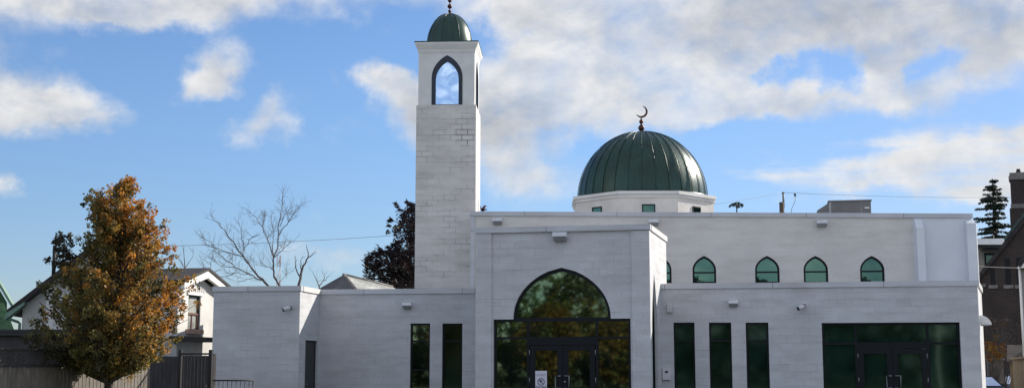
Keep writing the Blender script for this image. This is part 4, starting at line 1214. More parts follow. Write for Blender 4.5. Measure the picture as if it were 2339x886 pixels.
# ------------------------------------------------------------------ cars
def car(loc_, rz, paint, lab, gl):
    t = empty('parked_car', loc_, rz, lab, 'car', 'cars parked past the mosque')
    prof = [(-2.2, .35), (-2.25, .62), (-2.15, .84), (-1.3, .93), (-.55, 1.38), (.1, 1.45), (.85, 1.42), (1.65, 1.0), (2.15, .92), (2.25, .62), (2.2, .35)]
    mb = MB(); n = len(prof); vs = []
    for y, ins_ in ((-.88, 1), (-.80, 0), (.80, 0), (.88, 1)):
        for x, z in prof:
            k = 1.0
            if ins_: z2 = min(z, .95) if z > .95 else z; yy = y
            else: z2, yy = z, y * (1 - max(0, z - .92) * .32)
            vs.append((x, yy, z2))
    fs = [(r * n + i, (r + 1) * n + i, (r + 1) * n + i + 1, r * n + i + 1) for r in range(3) for i in range(n - 1)]
    fs += [tuple(range(n)), tuple(3 * n + i for i in range(n))[::-1]]
    fs += [(r * n, r * n + n - 1, (r + 1) * n + n - 1, (r + 1) * n) for r in range(3)]
    mb.add(vs, fs, False); mb.build('body', paint, t, bevel=.03)
    for nm, (xa, za_), (xb, zb_) in (('windscreen', (-1.22, .99), (-.62, 1.355)), ('rear_window', (.93, 1.40), (1.55, 1.07))):
        nx, nz = -(zb_ - za_), (xb - xa); L = math.hypot(nx, nz); nx, nz = nx / L * .012, abs(nz / L) * .012
        if nm == 'rear_window': nx = abs(nx)
        mb = MB(); hw0, hw1 = .70 - (za_ - .92) * .2, .70 - (zb_ - .92) * .2
        mb.add([(xa + nx, -hw0, za_ + nz), (xa + nx, hw0, za_ + nz), (xb + nx, hw1, zb_ + nz), (xb + nx, -hw1, zb_ + nz)], [(0, 1, 2, 3)]); mb.build(nm, gl, t)
    for sy in (-1, 1):
        mb = MB(); y0, y1 = sy * .875, sy * .72
        mb.add([(-1.0, y0, 1.0), (1.35, y0, 1.0), (.75, y1, 1.34), (-.5, y1, 1.34)], [(0, 1, 2, 3)]); mb.build('side_window', gl, t)
        mb = MB(); mb.ball((-.85, sy * .98, 1.02), .085); mb.build('wing_mirror', paint, t)
        for wx_ in (-1.4, 1.4):
            mb = MB(); Mx = Matrix.Translation((wx_, sy * .80, .32)) @ Matrix.Rotation(math.pi / 2, 4, 'X')
            mb.lathe([(.18, -.1), (.30, -.11), (.325, -.08), (.325, .08), (.30, .11), (.18, .1)], (0, 0, 0), 20, M=Mx); w = mb.build('wheel', M_black, t)
            mb = MB(); mb.lathe([(.001, -.095), (.18, -.102), (.19, -.07), (.19, .07), (.18, .102), (.001, .095)], (0, 0, 0), 14, M=Mx); mb.build('rim', M_steel, w)
        mb = MB(); mb.box(-2.252, -2.2, sy * .62 - .18, sy * .62 + .18, .66, .8); mb.build('headlight', M_lenslt, t)
        mb = MB(); mb.box(2.2, 2.253, sy * .62 - .18, sy * .62 + .18, .68, .84); mb.build('tail_light', M_redwood, t)
    return t
M_cglass = glass_mat('car_glass', (.8, .85, .9), .2, (.01, .012, .014), 0)
pc = PZ(2222, 57.5, 0); car((pc.x, 57.5, terr(pc.x, 57.5) + .012), R(100), mat('dark_blue_paint', (.02, .025, .035), .25, .4, .05, 2), 'dark parked car half hidden by the mosque corner', M_cglass)
pc = PZ(2300, 63.0, 0); car((pc.x, 63, terr(pc.x, 63) + .01), R(82), mat('silver_paint', (.30, .32, .35), .3, .6, .05, 2), 'silver parked car behind the dark one beside the tan fence', M_cglass)

# ================================================================== TREES
def tube_limbs(mb, base, targets, rg, r0=.05):
    for tg in targets:
        d = (tg - base).length
        mb.tube(bend(base, tg, 5, rg, .08), [r0 * (1 - .8 * i / 5) for i in range(6)], 5, cap=False)

# -- autumn pear tree
def autumn_tree():
    rg = random.Random(11); g = np.random.default_rng(5)
    Y0 = 29.2; base = PZ(243, Y0, 0)
    t = empty('autumn_tree', base, 0, 'bushy pear tree with orange and olive autumn leaves before the fence', 'tree')
    rows = [(411, 291, 297), (428, 226, 315), (454, 186, 345), (500, 184, 355), (534, 184, 385), (570, 178, 400), (608, 118, 420), (650, 95, 424),
            (700, 72, 424), (740, 74, 415), (768, 80, 402), (800, 120, 392), (830, 190, 345), (848, 225, 285)]
    ys = [r[0] for r in rows]
    cen, rad, col, keep = [], [], [], []
    per = 23
    k = 0; sprigs = []
    while k < 345:
        py = rg.uniform(408, 846)
        l = np.interp(py, ys, [r[1] for r in rows]); r_ = np.interp(py, ys, [r[2] for r in rows])
        if rg.random() > (r_ - l + 70) / 400: continue
        ph = rg.uniform(0, 2 * math.pi); rr = rg.uniform(.8, 1.1) if rg.random() < .72 else rg.uniform(.25, .6)
        hw = (r_ - l) / 2 * 1.07; xm = (l + r_) / 2
        tip = P(xm + math.cos(ph) * rr * (hw - 4), py, Y0 + math.sin(ph) * rr * hw / 2900 * Y0) - base
        ax = P(248 + (xm - 248) * .6, py, Y0) - base
        st = ax.lerp(tip, rg.uniform(.2, .5)); st.z -= rg.uniform(.25, .75) * (.4 + (tip - ax).length / 1.6); st.z = max(st.z, 1.45)
        sprigs.append((st, tip))
        f0 = .46 * (1 - (py - 410) / 440) + .40 * (xm + math.cos(ph) * rr * hw - 70) / 355 + rg.gauss(0, .15)
        if py < 600 and xm + math.cos(ph) * hw < 225: f0 -= .25
        m_ = 7
        for q in range(m_):
            s_ = (q + .6) / m_
            if rg.random() < .10: continue
            p = st.lerp(tip, s_) + Vector((rg.gauss(0, .07), rg.gauss(0, .07), rg.gauss(0, .05)))
            cen.append(p); rad.append(rg.uniform(.13, .23) * (1.1 - .6 * s_))
            f = max(0, min(1, (f0 + rg.gauss(0, .12) + .1 * (s_ - .5) - .29) / .55))
            oli = np.array([.145, .13, .04]); brn = np.array([.29, .175, .045]); ora = np.array([.52, .225, .036])
            c = oli + (brn - oli) * min(1, f * 2) if f < .5 else brn + (ora - brn) * (f - .5) * 2
            if rg.random() < .10: c = np.array([.05, .055, .025])
            if rg.random() < .06: c = np.array([.40, .25, .05])
            col.append(c)
        k += 1
    # the darker shoot at the left
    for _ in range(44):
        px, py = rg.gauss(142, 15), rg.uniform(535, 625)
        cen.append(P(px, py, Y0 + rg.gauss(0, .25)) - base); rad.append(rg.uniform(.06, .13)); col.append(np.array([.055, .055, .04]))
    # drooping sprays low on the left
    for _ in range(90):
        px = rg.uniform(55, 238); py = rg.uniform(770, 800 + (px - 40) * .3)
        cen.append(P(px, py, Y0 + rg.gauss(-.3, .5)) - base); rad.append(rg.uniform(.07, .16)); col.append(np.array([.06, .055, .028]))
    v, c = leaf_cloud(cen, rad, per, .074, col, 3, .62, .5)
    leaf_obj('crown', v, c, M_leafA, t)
    mb = MB(); zt_ = 4.6
    mb.tube([(0, 0, -.05), (.01, 0, .5), (0, .02, 1.3), (.06, 0, 2.4), (.16, 0, 3.6), (.32, 0, zt_)], [.14, .105, .095, .07, .045, .012], 10)
    for st, tip in sprigs:
        z0 = max(1.15, min(4.0, st.z - st.xy.length * rg.uniform(.7, 1.2)))
        tube_limbs(mb, Vector((.08 * max(0, z0 - 1.3), 0, z0)), [st], rg, .032)
        mb.tube(bend(st, tip, 4, rg, .05), [.017, .014, .011, .008, .004], 4, cap=False)
    for tgp in ((142, 560), (150, 600), (120, 700), (90, 690), (395, 590), (400, 720)):
        tube_limbs(mb, Vector((0, 0, 1.25)), [P(*tgp, Y0) - base], rg, .05)
    mb.build('trunk', M_bark, t, uv=False)
autumn_tree()

# -- copper-coloured tree beside the minaret
def copper_tree():
    rg = random.Random(21); Y0 = 57; base = PZ(925, Y0, 0)
    t = empty('copper_tree', base, 0, 'dark purple brown drooping conifer close beside the minaret', 'tree')
    cen, rad, col, od = [], [], [], []
    def add(px, py, dep, r, n=1):
        p = P(px, py, Y0 + dep)
        cen.append(p - base); rad.append(r)
        q = rg.random(); col.append(np.array([.019, .011, .013]) if q < .75 else np.array([.034, .017, .016]) if q < .92 else np.array([.02, .022, .018]))
        ax = Vector((px - 930, 0, 0)).normalized() if abs(px - 930) > 1 else Vector((1, 0, 0))
        od.append([ax.x * .9, rg.uniform(-.7, .3), rg.choice([.75, .3, -.25])])
    for _ in range(330):
        py = 466 + 200 * rg.random() ** .8
        w = np.interp(py, [466, 490, 530, 570, 600, 660], [8, 34, 52, 54, 60, 66])
        px = 945 + rg.uniform(-1, .8) * w * (.35 + .65 * rg.random() ** .3)
        add(px, py, rg.gauss(0, .6), rg.uniform(.14, .30))
    for _ in range(150):
        py = rg.uniform(572, 658); w = np.interp(py, [570, 585, 600, 640, 660], [18, 44, 50, 44, 40])
        add(884 + rg.uniform(-1, 1) * w, py, rg.gauss(-.2, .5), rg.uniform(.14, .28))
    for px, py in ((903, 465), (908, 472), (914, 480), (930, 462), (935, 468), (938, 480), (938, 468), (842, 592), (836, 600), (850, 580), (855, 578), (893, 500), (889, 505), (888, 515), (887, 530), (885, 565), (896, 560)):
        add(px, py, 0, .10)
    v, c = leaf_cloud(cen, rad, 17, .22, col, 8, .28, 0.0, 1.0, od)
    leaf_obj('crown', v, c, M_leafD, t)
    mb = MB(); mb.tube([(0, 0, -.1), (.1, 0, 3), (.2, 0, zy(500, Y0))], [.25, .2, .04], 8)
    for i in rg.sample(range(len(cen)), 90):
        tg = Vector(cen[i]); tube_limbs(mb, Vector((.12, 0, max(.5, tg.z - .4))), [tg], rg, .035)
    mb.build('trunk', M_bark, t, uv=False)
copper_tree()

# -- spruce near the church
def spruce():
    rg = random.Random(4); Y0 = 92; base = PZ(2291, Y0, 0); top = zy(408, Y0)
    t = empty('spruce_tree', base, 0, 'ragged dark green spruce standing before the church chimney', 'tree')
    cen, rad, col, od = [], [], [], []
    mb = MB(); mb.tube([(0, 0, 0), (0, 0, top * .6), (0, 0, top)], [.34, .22, .02], 8)
    z = top - .15
    while z > 2:
        fr = (top - z) / (top - zy(545, Y0)); L = .25 + 1.75 * fr ** .75 * rg.uniform(.75, 1.15)
        for k in range(rg.randint(6, 9)):
            a = rg.uniform(0, 2 * math.pi); Lk = L * rg.uniform(.5, 1.1)
            d = Vector((math.cos(a), math.sin(a), 0))
            pts = [Vector((0, 0, z)), Vector((0, 0, z)) + d * Lk * .5 + Vector((0, 0, -.06)), Vector((0, 0, z)) + d * Lk + Vector((0, 0, .02 - .12 * fr))]
            mb.tube(pts, [.035, .025, .008], 4, cap=False)
            m_ = max(2, int(Lk / .17))
            for i in range(m_):
                s_ = (i + .8) / m_; p = pts[0].lerp(pts[2], s_) + Vector((0, 0, -.05 - .08 * rg.random()))
                cen.append(p); rad.append(.10 + .12 * (1 - s_)); od.append([d.x * .8, d.y * .8, -.45])
                col.append(np.array([.022, .036, .024]) * rg.uniform(.7, 1.3))
        z -= rg.uniform(.2, .42)
    v, c = leaf_cloud(cen, rad, 18, .2, col, 9, .35, .3, .7, od)
    leaf_obj('crown', v, c, M_leafD, t); mb.build('trunk', M_bark, t, uv=False)
spruce()

# -- bare trees
Z4 = lambda x, y: (380 + x / 3.407, 420 + y / 3.407)
def bare(name_lab, Y0, limbs, seed, rbase, twig, tdepth=2, ground=None, dens=2.2):
    rg = random.Random(seed)
    gx = ground if ground is not None else Z4(*limbs[0][0][0])[0]
    base = PZ(gx, Y0, 0)
    t = empty('bare_tree', base, 0, name_lab, 'tree')
    tk, cr = MB(), MB()
    for li, (poly, r0, r1) in enumerate(limbs):
        pts = []
        dph = rg.uniform(-.9, .9)
        for i, q in enumerate(poly):
            px, py = Z4(*q); f = i / (len(poly) - 1)
            pts.append(P(px, py, Y0 + dph * f * 1.2) - base)
        # subdivide with a little wander
        fine = []
        for a, b in zip(pts[:-1], pts[1:]):
            for i in range(3): fine.append(a.lerp(b, i / 3) + Vector((rg.gauss(0, .025), rg.gauss(0, .05), rg.gauss(0, .025))))
        fine.append(pts[-1]); n = len(fine)
        rr = [(r0 + (r1 - r0) * i / (n - 1)) * rbase for i in range(n)]
        if li == 0 or r0 >= .8:
            fine = [Vector((0, 0, -.1)), Vector((0, 0, 1.2))] + fine; rr = [rbase * 1.4, rbase * 1.3] + rr
        tk.tube(fine, rr, 6, cap=False)
        Ltot = sum((b - a).length for a, b in zip(fine[:-1], fine[1:]) if a.z > 1.3)
        m_ = int(Ltot * dens)
        for _ in range(m_):
            f = rg.uniform(.25, 1); i = min(n - 2, int(f * (n - 1))); j = i + (len(fine) - n)
            d = (fine[j + 1] - fine[j]).normalized()
            nd = (d * .8 + Vector((rg.gauss(0, .6), rg.gauss(0, .6), rg.gauss(.25, .4)))).normalized()
            twigs(cr, fine[j].lerp(fine[j + 1], rg.random()), nd, twig * (1.15 - .5 * f) * rg.uniform(.6, 1.2), max(.0075, rr[min(j, len(rr) - 1)] * .22), tdepth, rg, .5)
    tk.build('trunk', M_barkg, t, uv=False); cr.build('twigs', M_barkg, t, uv=False)
bare('large leafless tree with spreading limbs rising behind the blank block wall', 55, [
    ([(800, 790), (740, 745), (680, 680), (610, 580), (540, 490), (470, 390), (400, 310), (330, 230)], 1.0, .12),
    ([(885, 790), (840, 730), (828, 660), (835, 590), (865, 480), (880, 330), (905, 160), (910, 30)], .95, .10),
    ([(745, 748), (640, 700), (540, 650), (440, 570), (370, 490), (270, 415)], .55, .10),
    ([(610, 580), (540, 545), (400, 500), (280, 470)], .4, .1),
    ([(605, 520), (590, 420), (560, 280)], .35, .08), ([(605, 515), (650, 440), (680, 405)], .3, .08),
    ([(830, 570), (790, 440), (750, 340), (700, 260), (610, 190)], .5, .1),
    ([(833, 580), (825, 480), (830, 350), (815, 250)], .35, .08),
    ([(870, 400), (940, 310), (1000, 220), (1060, 130)], .4, .08), ([(848, 570), (920, 490), (1000, 440)], .35, .08),
    ([(882, 330), (930, 230), (970, 180)], .28, .07), ([(822, 665), (760, 620), (710, 590)], .28, .07), ([(752, 335), (770, 230)], .25, .07),
    ([(880, 775), (920, 720), (950, 690)], .28, .07), ([(640, 700), (560, 700), (470, 690)], .28, .07), ([(700, 735), (640, 740), (540, 760)], .28, .07),
    ([(540, 650), (430, 640), (330, 560)], .28, .07)], 3, .056, .6, 2, 632, 6.5)
bare('thin leafless sapling with a forked top behind the lit corner of the block wall', 58, [
    ([(1033, 790), (1070, 640), (1100, 570), (1090, 470)], .9, .15), ([(1045, 720), (1010, 650), (1000, 560)], .5, .12),
    ([(1098, 580), (1130, 555), (1170, 530)], .4, .1), ([(1052, 700), (1042, 620), (1062, 560)], .4, .1)], 5, .075, .3, 1, None, 2.0)
bare('small sparse leafless tree beside the hip roofed house', 70, [
    ([(1190, 800), (1170, 740), (1140, 680)], .7, .15), ([(1195, 790), (1230, 730), (1230, 690)], .6, .12), ([(1220, 750), (1270, 715)], .4, .1)], 6, .05, .5, 2, None, 2.5)
bare('faint leafless tree between the autumn tree and the dormer wing', 66, [
    ([(140, 760), (145, 640), (130, 490)], .8, .12), ([(143, 660), (190, 590), (210, 530)], .4, .1), ([(141, 650), (100, 590), (60, 560)], .4, .1)], 8, .06, .6, 2, None, 2.6)
bare('twiggy leafless tree directly above the dormer wing roof', 68, [
    ([(330, 800), (350, 700), (340, 600)], .8, .12), ([(345, 720), (290, 650), (270, 600)], .4, .1), ([(348, 700), (420, 660), (470, 600)], .4, .1), ([(350, 740), (450, 720), (540, 690)], .4, .1)], 9, .06, .7, 2, None, 2.8)

# small things over the roofline
def sprig(name, lab, px, py0, py1, Y0, spread, hgt, colr, m, n, seed, lsize=.16, umbrella=True):
    rg = random.Random(seed); base = PZ(px, Y0, 0); zt_ = zy(py0, Y0)
    t = empty(name, base, 0, lab, 'tree')
    mb = MB(); mb.tube([(0, 0, 0), (.03, 0, zt_ * .6), (0, 0, zt_)], [.09, .06, .03], 6)
    cen, rad, col, od = [], [], [], []
    for _ in range(n):
        a = rg.uniform(0, 2 * math.pi); r_ = spread * rg.random() ** .6
        z = zt_ + (hgt * (.5 - (r_ / spread) ** 2) if umbrella else rg.uniform(-.5, .5) * hgt)
        p = Vector((r_ * math.cos(a), r_ * math.sin(a) * .7, z)); cen.append(p); rad.append(.07)
        od.append([math.cos(a), math.sin(a), -.4]); col.append(np.array(colr) * rg.uniform(.7, 1.3))
        tube_limbs(mb, Vector((0, 0, zt_ - .05)), [p], rg, .015)
    v, c = leaf_cloud(cen, rad, 6, lsize, col, seed, .4, .2, .6, od)
    leaf_obj('crown', v, c, m, t); mb.build('trunk', M_bark, t, uv=False)
sprig('palm_like_tree', 'tiny umbrella shaped dark green treetop just over the main roof', 1693, 468, 482, 64, .42, .22, (.02, .035, .02), M_leafD, 26, 31)
sprig('red_leaf_tree', 'tuft of dark red leaves peeping over the roof beside the minaret', 1101, 476, 482, 60, .16, .2, (.10, .02, .025), M_leafD, 16, 32, .13, False)

def shrub(name, lab, px, py0, py1, Y0, hw, colr, n, per, seed, size=.12, m=M_leafA, zb=None):
    rg = random.Random(seed); base = PZ(px, Y0, -.3)
    t = empty(name, base, 0, lab, 'shrub')
    cen, rad, col = [], [], []; mb = MB()
    for _ in range(n):
        py = rg.uniform(py0, py1); x = px + rg.gauss(0, .5) * hw
        p = P(x, py, Y0 + rg.gauss(0, .3)) - base; cen.append(p); rad.append(rg.uniform(.1, .2))
        col.append(np.array(colr[rg.randrange(len(colr))]))
        tube_limbs(mb, Vector((rg.gauss(0, .1), 0, 0)), [p], rg, .02)
    v, c = leaf_cloud(cen, rad, per, size, col, seed, .6)
    leaf_obj('foliage', v, c, m, t); mb.build('stems', M_barkg, t, uv=False)
shrub('shrub', 'bright orange leafed shrub by the brick church wall', 2268, 782, 822, 60, 36, [(.40, .20, .03), (.30, .12, .025), (.45, .27, .04)], 46, 11, 41)
shrub('shrub', 'thin grey leafed shrub climbing the brick wall over the orange one', 2285, 725, 800, 61, 44, [(.16, .15, .13), (.10, .09, .07), (.2, .12, .05)], 46, 6, 42)

# -- trees across the road, seen in the glass
def street_tree(name, lab, loc_, hgt, wid, cols, seed, src=[None]):
    rg = random.Random(seed); t = empty(name, loc_, rg.uniform(0, 6), lab, 'tree', 'trees across the road, mirrored in the glass')
    cen, rad, col = [], [], []; mb = MB()
    mb.tube([(0, 0, -.1), (.05, 0, hgt * .4), (0, .1, hgt * .85)], [.22, .15, .03], 8)
    for _ in range(430):
        s_ = rg.random(); z = hgt * (.16 + .84 * s_); r_ = wid * math.sin(math.pi * min(1, .12 + .85 * s_)) ** .8 * rg.random() ** .45; a = rg.uniform(0, 2 * math.pi)
        p = Vector((r_ * math.cos(a), r_ * math.sin(a), z)); cen.append(p); rad.append(rg.uniform(.35, .6)); col.append(np.array(cols[rg.randrange(len(cols))]))
        if rg.random() < .25: tube_limbs(mb, Vector((0, 0, max(1, z - r_))), [p], rg, .05)
    v, c = leaf_cloud(cen, rad, 18, .30, col, seed, .7)
    leaf_obj('crown', v, c, M_leafG, t); mb.build('trunk', M_bark, t, uv=False)
DG = [(.03, .055, .015), (.04, .06, .02), (.05, .065, .02)]; GR = [(.06, .10, .02), (.08, .11, .025), (.10, .11, .02)]; OR = [(.22, .11, .03), (.16, .10, .03), (.10, .10, .03)]; OL = [(.12, .11, .03), (.16, .10, .03), (.07, .08, .03)]
street_tree('orange_maple', 'orange autumn maple across the road facing the mosque doors', (-19, -14.5, 0), 5.6, 2.7, OR, 51)
street_tree('green_maple', 'large green maple across the road behind the orange one', (-24, -19, 0), 11, 4.8, GR, 52)
street_tree('olive_maple', 'olive yellow maple across the road opposite the arched fan window', (-18.5, -21, 0), 9.5, 4.2, OL, 53)
street_tree('orange_maple', 'low rusty orange maple opposite the two tall windows', (-14.5, -15.5, 0), 4.6, 2.3, OR, 57)
street_tree('green_maple', 'round yellow green maple opposite the entrance doors', (-11.5, -18, 0), 6.2, 3.3, GR, 58)
street_tree('green_maple', 'dense green maple across the road opposite the three slim windows', (-6, -17, 0), 8.0, 4.2, DG, 55)
street_tree('green_maple', 'tall dark green maple opposite the mailbox', (0, -19, 0), 8.2, 4.6, DG, 59)
street_tree('green_maple', 'dark green maple opposite the wide storefront', (6, -17, 0), 7.8, 4.4, DG, 60)
street_tree('green_maple', 'dark green maple at the end of the opposite row', (13, -18.5, 0), 8.2, 4.8, DG, 56)
rg = random.Random(77); t = empty('hedge', (-5, -23.5, 0), 0, 'long dark green hedge added behind the maples to darken the glass reflections', 'hedge')  # unseen hedge, added to keep bright sky out of the window reflections
cen, rad, col = [], [], []
for _ in range(1500):
    cen.append((rg.uniform(-34, 32), rg.gauss(0, .4), rg.uniform(.1, 3.4))); rad.append(.45); col.append(np.array([.03, .05, .018]) * rg.uniform(.6, 1.4))
v, c = leaf_cloud(cen, rad, 12, .34, col, 78, .7); leaf_obj('foliage', v, c, M_leafG, t)
mb = MB()
for k in range(33):
    x = -33 + k * 2; mb.tube([(x, 0, -.1), (x + .1, 0, 1.2), (x, .1, 2.8)], [.06, .05, .02], 5)
mb.build('stems', M_bark, t, uv=False)
t = empty('lamp_post', (11.0, -4.5, 0), 0, 'tall white lamp post across the lot, mirrored in the wide storefront', 'lamp post')
mb = MB(); mb.tube([(0, 0, 0), (0, 0, .3), (0, 0, 6.5)], [.12, .07, .05], 10); mb.build('pole', M_trimw, t)
mb = MB(); mb.tube([(0, 0, 6.4), (0, .4, 6.7), (0, 1.0, 6.75)], .035, 8); mb.build('arm', M_trimw, t)
mb = MB(); mb.box(-.12, .12, .8, 1.3, 6.68, 6.8); mb.build('lamp_head', M_hous, t, bevel=.02)
for i_, x in enumerate((10.2, 10.42)):
    t = empty('marker_post', (x, -.3, 0), 0, 'short white marker post mirrored in the storefront door', 'post', 'white marker posts in the lot')
    mb = MB(); mb.tube([(0, 0, 0), (0, 0, 1.06), (0, 0, 1.1)], [.04, .04, .02], 10); mb.build('shaft', M_trimw, t)
    mb = MB(); mb.lathe([(.12, 0), (.12, .02), (.05, .05)], (0, 0, 0), 14); mb.build('base', M_hous, t)

# ================================================================== LIGHT, SKY, CLOUDS
sl_ = bpy.data.lights.new('sun', 'SUN'); sun = bpy.data.objects.new('sun', sl_); COL.objects.link(sun)
sl_.energy = 4.9; sl_.angle = R(.5); sl_.color = (1, .93, .82)
sd = Vector((math.sin(R(SUN_AZ)) * math.cos(R(SUN_EL)), math.cos(R(SUN_AZ)) * math.cos(R(SUN_EL)), math.sin(R(SUN_EL))))
sun.rotation_euler = (-sd).to_track_quat('-Z', 'Y').to_euler()

wd_ = bpy.data.worlds.new('World'); SC.world = wd_; wd_.use_nodes = True
nt = wd_.node_tree; nt.nodes.clear()
sky = N(nt, 'ShaderNodeTexSky', sky_type='NISHITA', sun_disc=False)
sky.sun_elevation = R(SUN_EL); sky.sun_rotation = R(SUN_AZ); sky.air_density = 1.0; sky.dust_density = .2; sky.ozone_density = 2.0; sky.altitude = 0
dirv = N(nt, 'ShaderNodeTexCoord').outputs['Generated']
sp = N(nt, 'ShaderNodeSeparateXYZ', inp={0: dirv}).outputs
az = math_(nt, 'ARCTAN2', sp[0], sp[1]); el = math_(nt, 'ARCSINE', sp[2])
ae0 = N(nt, 'ShaderNodeCombineXYZ', inp={0: az, 1: el, 2: 0.0}).outputs[0]
w1_ = N(nt, 'ShaderNodeTexNoise', inp={'Vector': dirv, 'Scale': 14, 'Detail': 2, 'Roughness': .5}).outputs[1]
w2_ = N(nt, 'ShaderNodeTexNoise', inp={'Vector': dirv, 'Scale': 55, 'Detail': 4, 'Roughness': .6}).outputs[1]
ae1 = N(nt, 'ShaderNodeVectorMath', operation='MULTIPLY_ADD', inp={0: N(nt, 'ShaderNodeVectorMath', operation='SUBTRACT', inp={0: w1_, 1: (.5, .5, .5)}).outputs[0], 1: (.085, .05, 0), 2: ae0}).outputs[0]
ae = N(nt, 'ShaderNodeVectorMath', operation='MULTIPLY_ADD', inp={0: N(nt, 'ShaderNodeVectorMath', operation='SUBTRACT', inp={0: w2_, 1: (.5, .5, .5)}).outputs[0], 1: (.035, .022, 0), 2: ae1}).outputs[0]
def dirpx(px, py):
    d = ray(px, py).normalized(); return math.atan2(d.x, d.y), math.asin(d.z)
def blobs(lst):
    acc = None
    for (px, py, rx, ry, rot, w) in lst:
        a, e = dirpx(px, py)
        mp = N(nt, 'ShaderNodeMapping', vector_type='TEXTURE', inp={0: ae, 1: (a, e, 0), 2: (0, 0, R(rot)), 3: (rx / F, ry / F, 1)}).outputs[0]
        g = N(nt, 'ShaderNodeTexGradient', gradient_type='SPHERICAL', inp={0: mp}).outputs[1]
        acc = math_(nt, 'MULTIPLY', g, w) if acc is None else math_(nt, 'MULTIPLY_ADD', g, w, acc)
    return acc
dens = blobs([
    (120, -20, 420, 120, 0, 1.4), (480, -20, 420, 100, 3, 1.4), (300, 35, 300, 55, 0, .5),
    (30, 110, 190, 80, -8, .62), (60, 245, 250, 90, -4, 1.15), (-30, 225, 190, 110, 0, .8), (180, 265, 120, 50, -15, .4),
    (515, 160, 135, 80, 22, 1.15), (440, 203, 110, 45, 28, .6), (640, 270, 130, 75, 25, .85), (580, 295, 100, 55, 10, .35), (-5, 440, 60, 55, 0, 1.0),
    (865, 195, 100, 75, 0, 1.15), (940, 250, 190, 95, -10, .8), (1100, 260, 330, 150, 0, 1.1), (1230, 240, 260, 170, 15, .9),
    (1450, 130, 430, 230, -10, 1.5), (1400, 40, 350, 130, 0, .9), (1900, 20, 760, 170, 0, 1.7), (2250, 90, 300, 190, 0, 1.1), (1700, 140, 330, 160, 0, .7),
    (1560, 230, 280, 90, 0, .7), (1850, 225, 330, 85, 3, .9), (2070, 200, 200, 110, 0, .8), (1990, 170, 140, 90, 10, .5),
    (1790, 150, 110, 48, 25, -1.0), (1880, 172, 95, 55, -10, -1.15), (1905, 130, 60, 50, 0, -.8), (1740, 175, 80, 40, 0, -.5), (2145, 112, 80, 55, 20, -1.0), (2105, 165, 80, 55, 0, -.85), (1640, 175, 90, 40, 10, -.35),
    (1100, 5, 330, 60, -6, 1.0), (1230, 425, 230, 105, 10, .85), (1150, 400, 130, 70, 0, .35), (760, 590, 120, 48, 5, .72), (650, 600, 70, 35, 0, .4),
    (2230, 340, 450, 80, 4, 1.0), (2330, 390, 340, 120, 0, 1.0), (2050, 412, 520, 62, 1, .95), (1620, 400, 160, 30, 4, .3),
    (870, 70, 70, 40, 0, .25), (800, 300, 90, 50, 0, .3)])
greym = blobs([(1140, 290, 330, 130, 0, 1.1), (960, 260, 160, 80, 0, .9), (1950, 30, 620, 120, 0, 1.15), (1700, 60, 280, 110, 0, .55), (2250, 130, 330, 130, 0, .7),
               (1800, 235, 260, 60, 0, .5), (110, 30, 380, 50, 0, .8), (420, -5, 300, 45, 0, .5), (60, 285, 260, 38, 0, .55), (30, 120, 170, 70, 0, .5), (470, 205, 120, 35, 20, .3), (1200, 440, 200, 60, 0, .35), (1150, 40, 200, 40, 0, .4)])
def fbm(offx=0.0, offz=0.0, sc=1.0, det=7, rough=.58, st=1.5):
    mp = N(nt, 'ShaderNodeMapping', inp={0: dirv, 1: (offx, 0, offz), 3: (1, 1, st)}).outputs[0]
    n = N(nt, 'ShaderNodeTexNoise', inp={'Vector': mp, 'Scale': sc, 'Detail': det, 'Roughness': rough, 'Distortion': .25}); return n.outputs[0]
n1 = fbm(sc=15); n1b = fbm(-.012, -.02, sc=15)
n2 = fbm(.5, .2, sc=46, det=5, rough=.55)
stk = N(nt, 'ShaderNodeTexNoise', inp={'Vector': N(nt, 'ShaderNodeMapping', inp={0: dirv, 3: (1, 1, 9)}).outputs[0], 'Scale': 7, 'Detail': 6, 'Roughness': .6}).outputs[0]
side = ramp(nt, math_(nt, 'ABSOLUTE', az), .55, 1.2)
side = math_(nt, 'MULTIPLY', math_(nt, 'MAXIMUM', side, ramp(nt, el, .40, .70)), .62)  # extra cloud cover out of frame, added for whiter fill on the walls
behind = ramp(nt, sp[1], .35, -.5)
band = ramp(nt, math_(nt, 'ABSOLUTE', math_(nt, 'SUBTRACT', el, dirpx(2200, 390)[1])), .02, .05, 1, 0)
band = math_(nt, 'MULTIPLY', band, ramp(nt, az, .10, .2))
S = math_(nt, 'ADD', math_(nt, 'MINIMUM', math_(nt, 'SUBTRACT', dens, .07), 1.0), side)
S = math_(nt, 'ADD', S, math_(nt, 'MULTIPLY', math_(nt, 'SUBTRACT', n1, .5), 1.25))
S = math_(nt, 'ADD', S, math_(nt, 'MULTIPLY', math_(nt, 'SUBTRACT', n2, .5), .5))
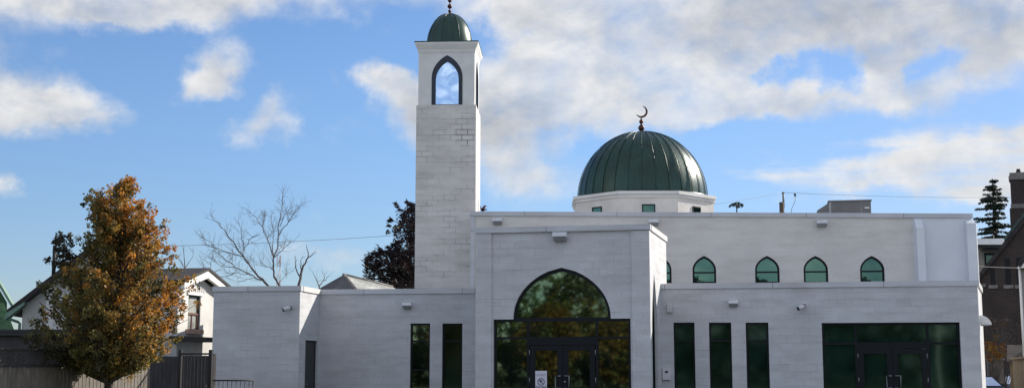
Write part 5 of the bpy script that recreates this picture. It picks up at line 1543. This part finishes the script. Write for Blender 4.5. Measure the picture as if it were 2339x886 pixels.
S = math_(nt, 'ADD', S, math_(nt, 'MULTIPLY', math_(nt, 'MULTIPLY', math_(nt, 'SUBTRACT', stk, .5), 2.4), band))
alpha = ramp(nt, S, .10, 1.22)
alpha = math_(nt, 'MULTIPLY', alpha, .97)
relief = math_(nt, 'MULTIPLY', math_(nt, 'SUBTRACT', n1, n1b), 1.5)
thick = ramp(nt, S, .5, 1.5)
lum = math_(nt, 'ADD', math_(nt, 'MULTIPLY_ADD', thick, -.10, .85), relief)
lum = math_(nt, 'ADD', lum, math_(nt, 'MULTIPLY', math_(nt, 'SUBTRACT', n2, .5), .18))
lum = math_(nt, 'SUBTRACT', lum, math_(nt, 'MULTIPLY', math_(nt, 'MINIMUM', greym, 1.0), .46))
lum = math_(nt, 'MAXIMUM', math_(nt, 'MINIMUM', lum, 1.05), .12)
cloudc = mixc(nt, lum, (.38, .41, .46), (.88, .88, .88))
KB = .09; EXPO = .45
# unseen clouds behind the camera, brightened to fill the shaded walls
cs = N(nt, 'ShaderNodeVectorMath', operation='SCALE', inp={0: cloudc, 'Scale': math_(nt, 'MULTIPLY_ADD', behind, .9 / KB / 2 ** EXPO, .98 / KB / 2 ** EXPO)}).outputs[0]
# clear-sky tint: a touch bluer low down than the model's hazy horizon
lowt = mixc(nt, ramp(nt, el, -.02, .24), (.66, .74, .97), (.79, .95, 1.19))
skyc = mixc(nt, 1.0, sky.outputs[0], mixc(nt, 1.0, lowt, mixc(nt, ramp(nt, az, .0, .4), (1, 1, 1), (.93, .87, .86)), 'MULTIPLY'), 'MULTIPLY')
fin = mixc(nt, alpha, skyc, cs)
bg = N(nt, 'ShaderNodeBackground', inp={0: fin, 1: KB})
ow = N(nt, 'ShaderNodeOutputWorld'); nt.links.new(bg.outputs[0], ow.inputs[0])

vs_ = SC.view_settings
vs_.view_transform = 'Standard'; vs_.look = 'None'; vs_.exposure = EXPO; vs_.gamma = 1.0; vs_.use_curve_mapping = False
SC.render.film_transparent = False
SC.cycles.max_bounces = 6; SC.cycles.transparent_max_bounces = 4
SC.cycles.use_denoising = True
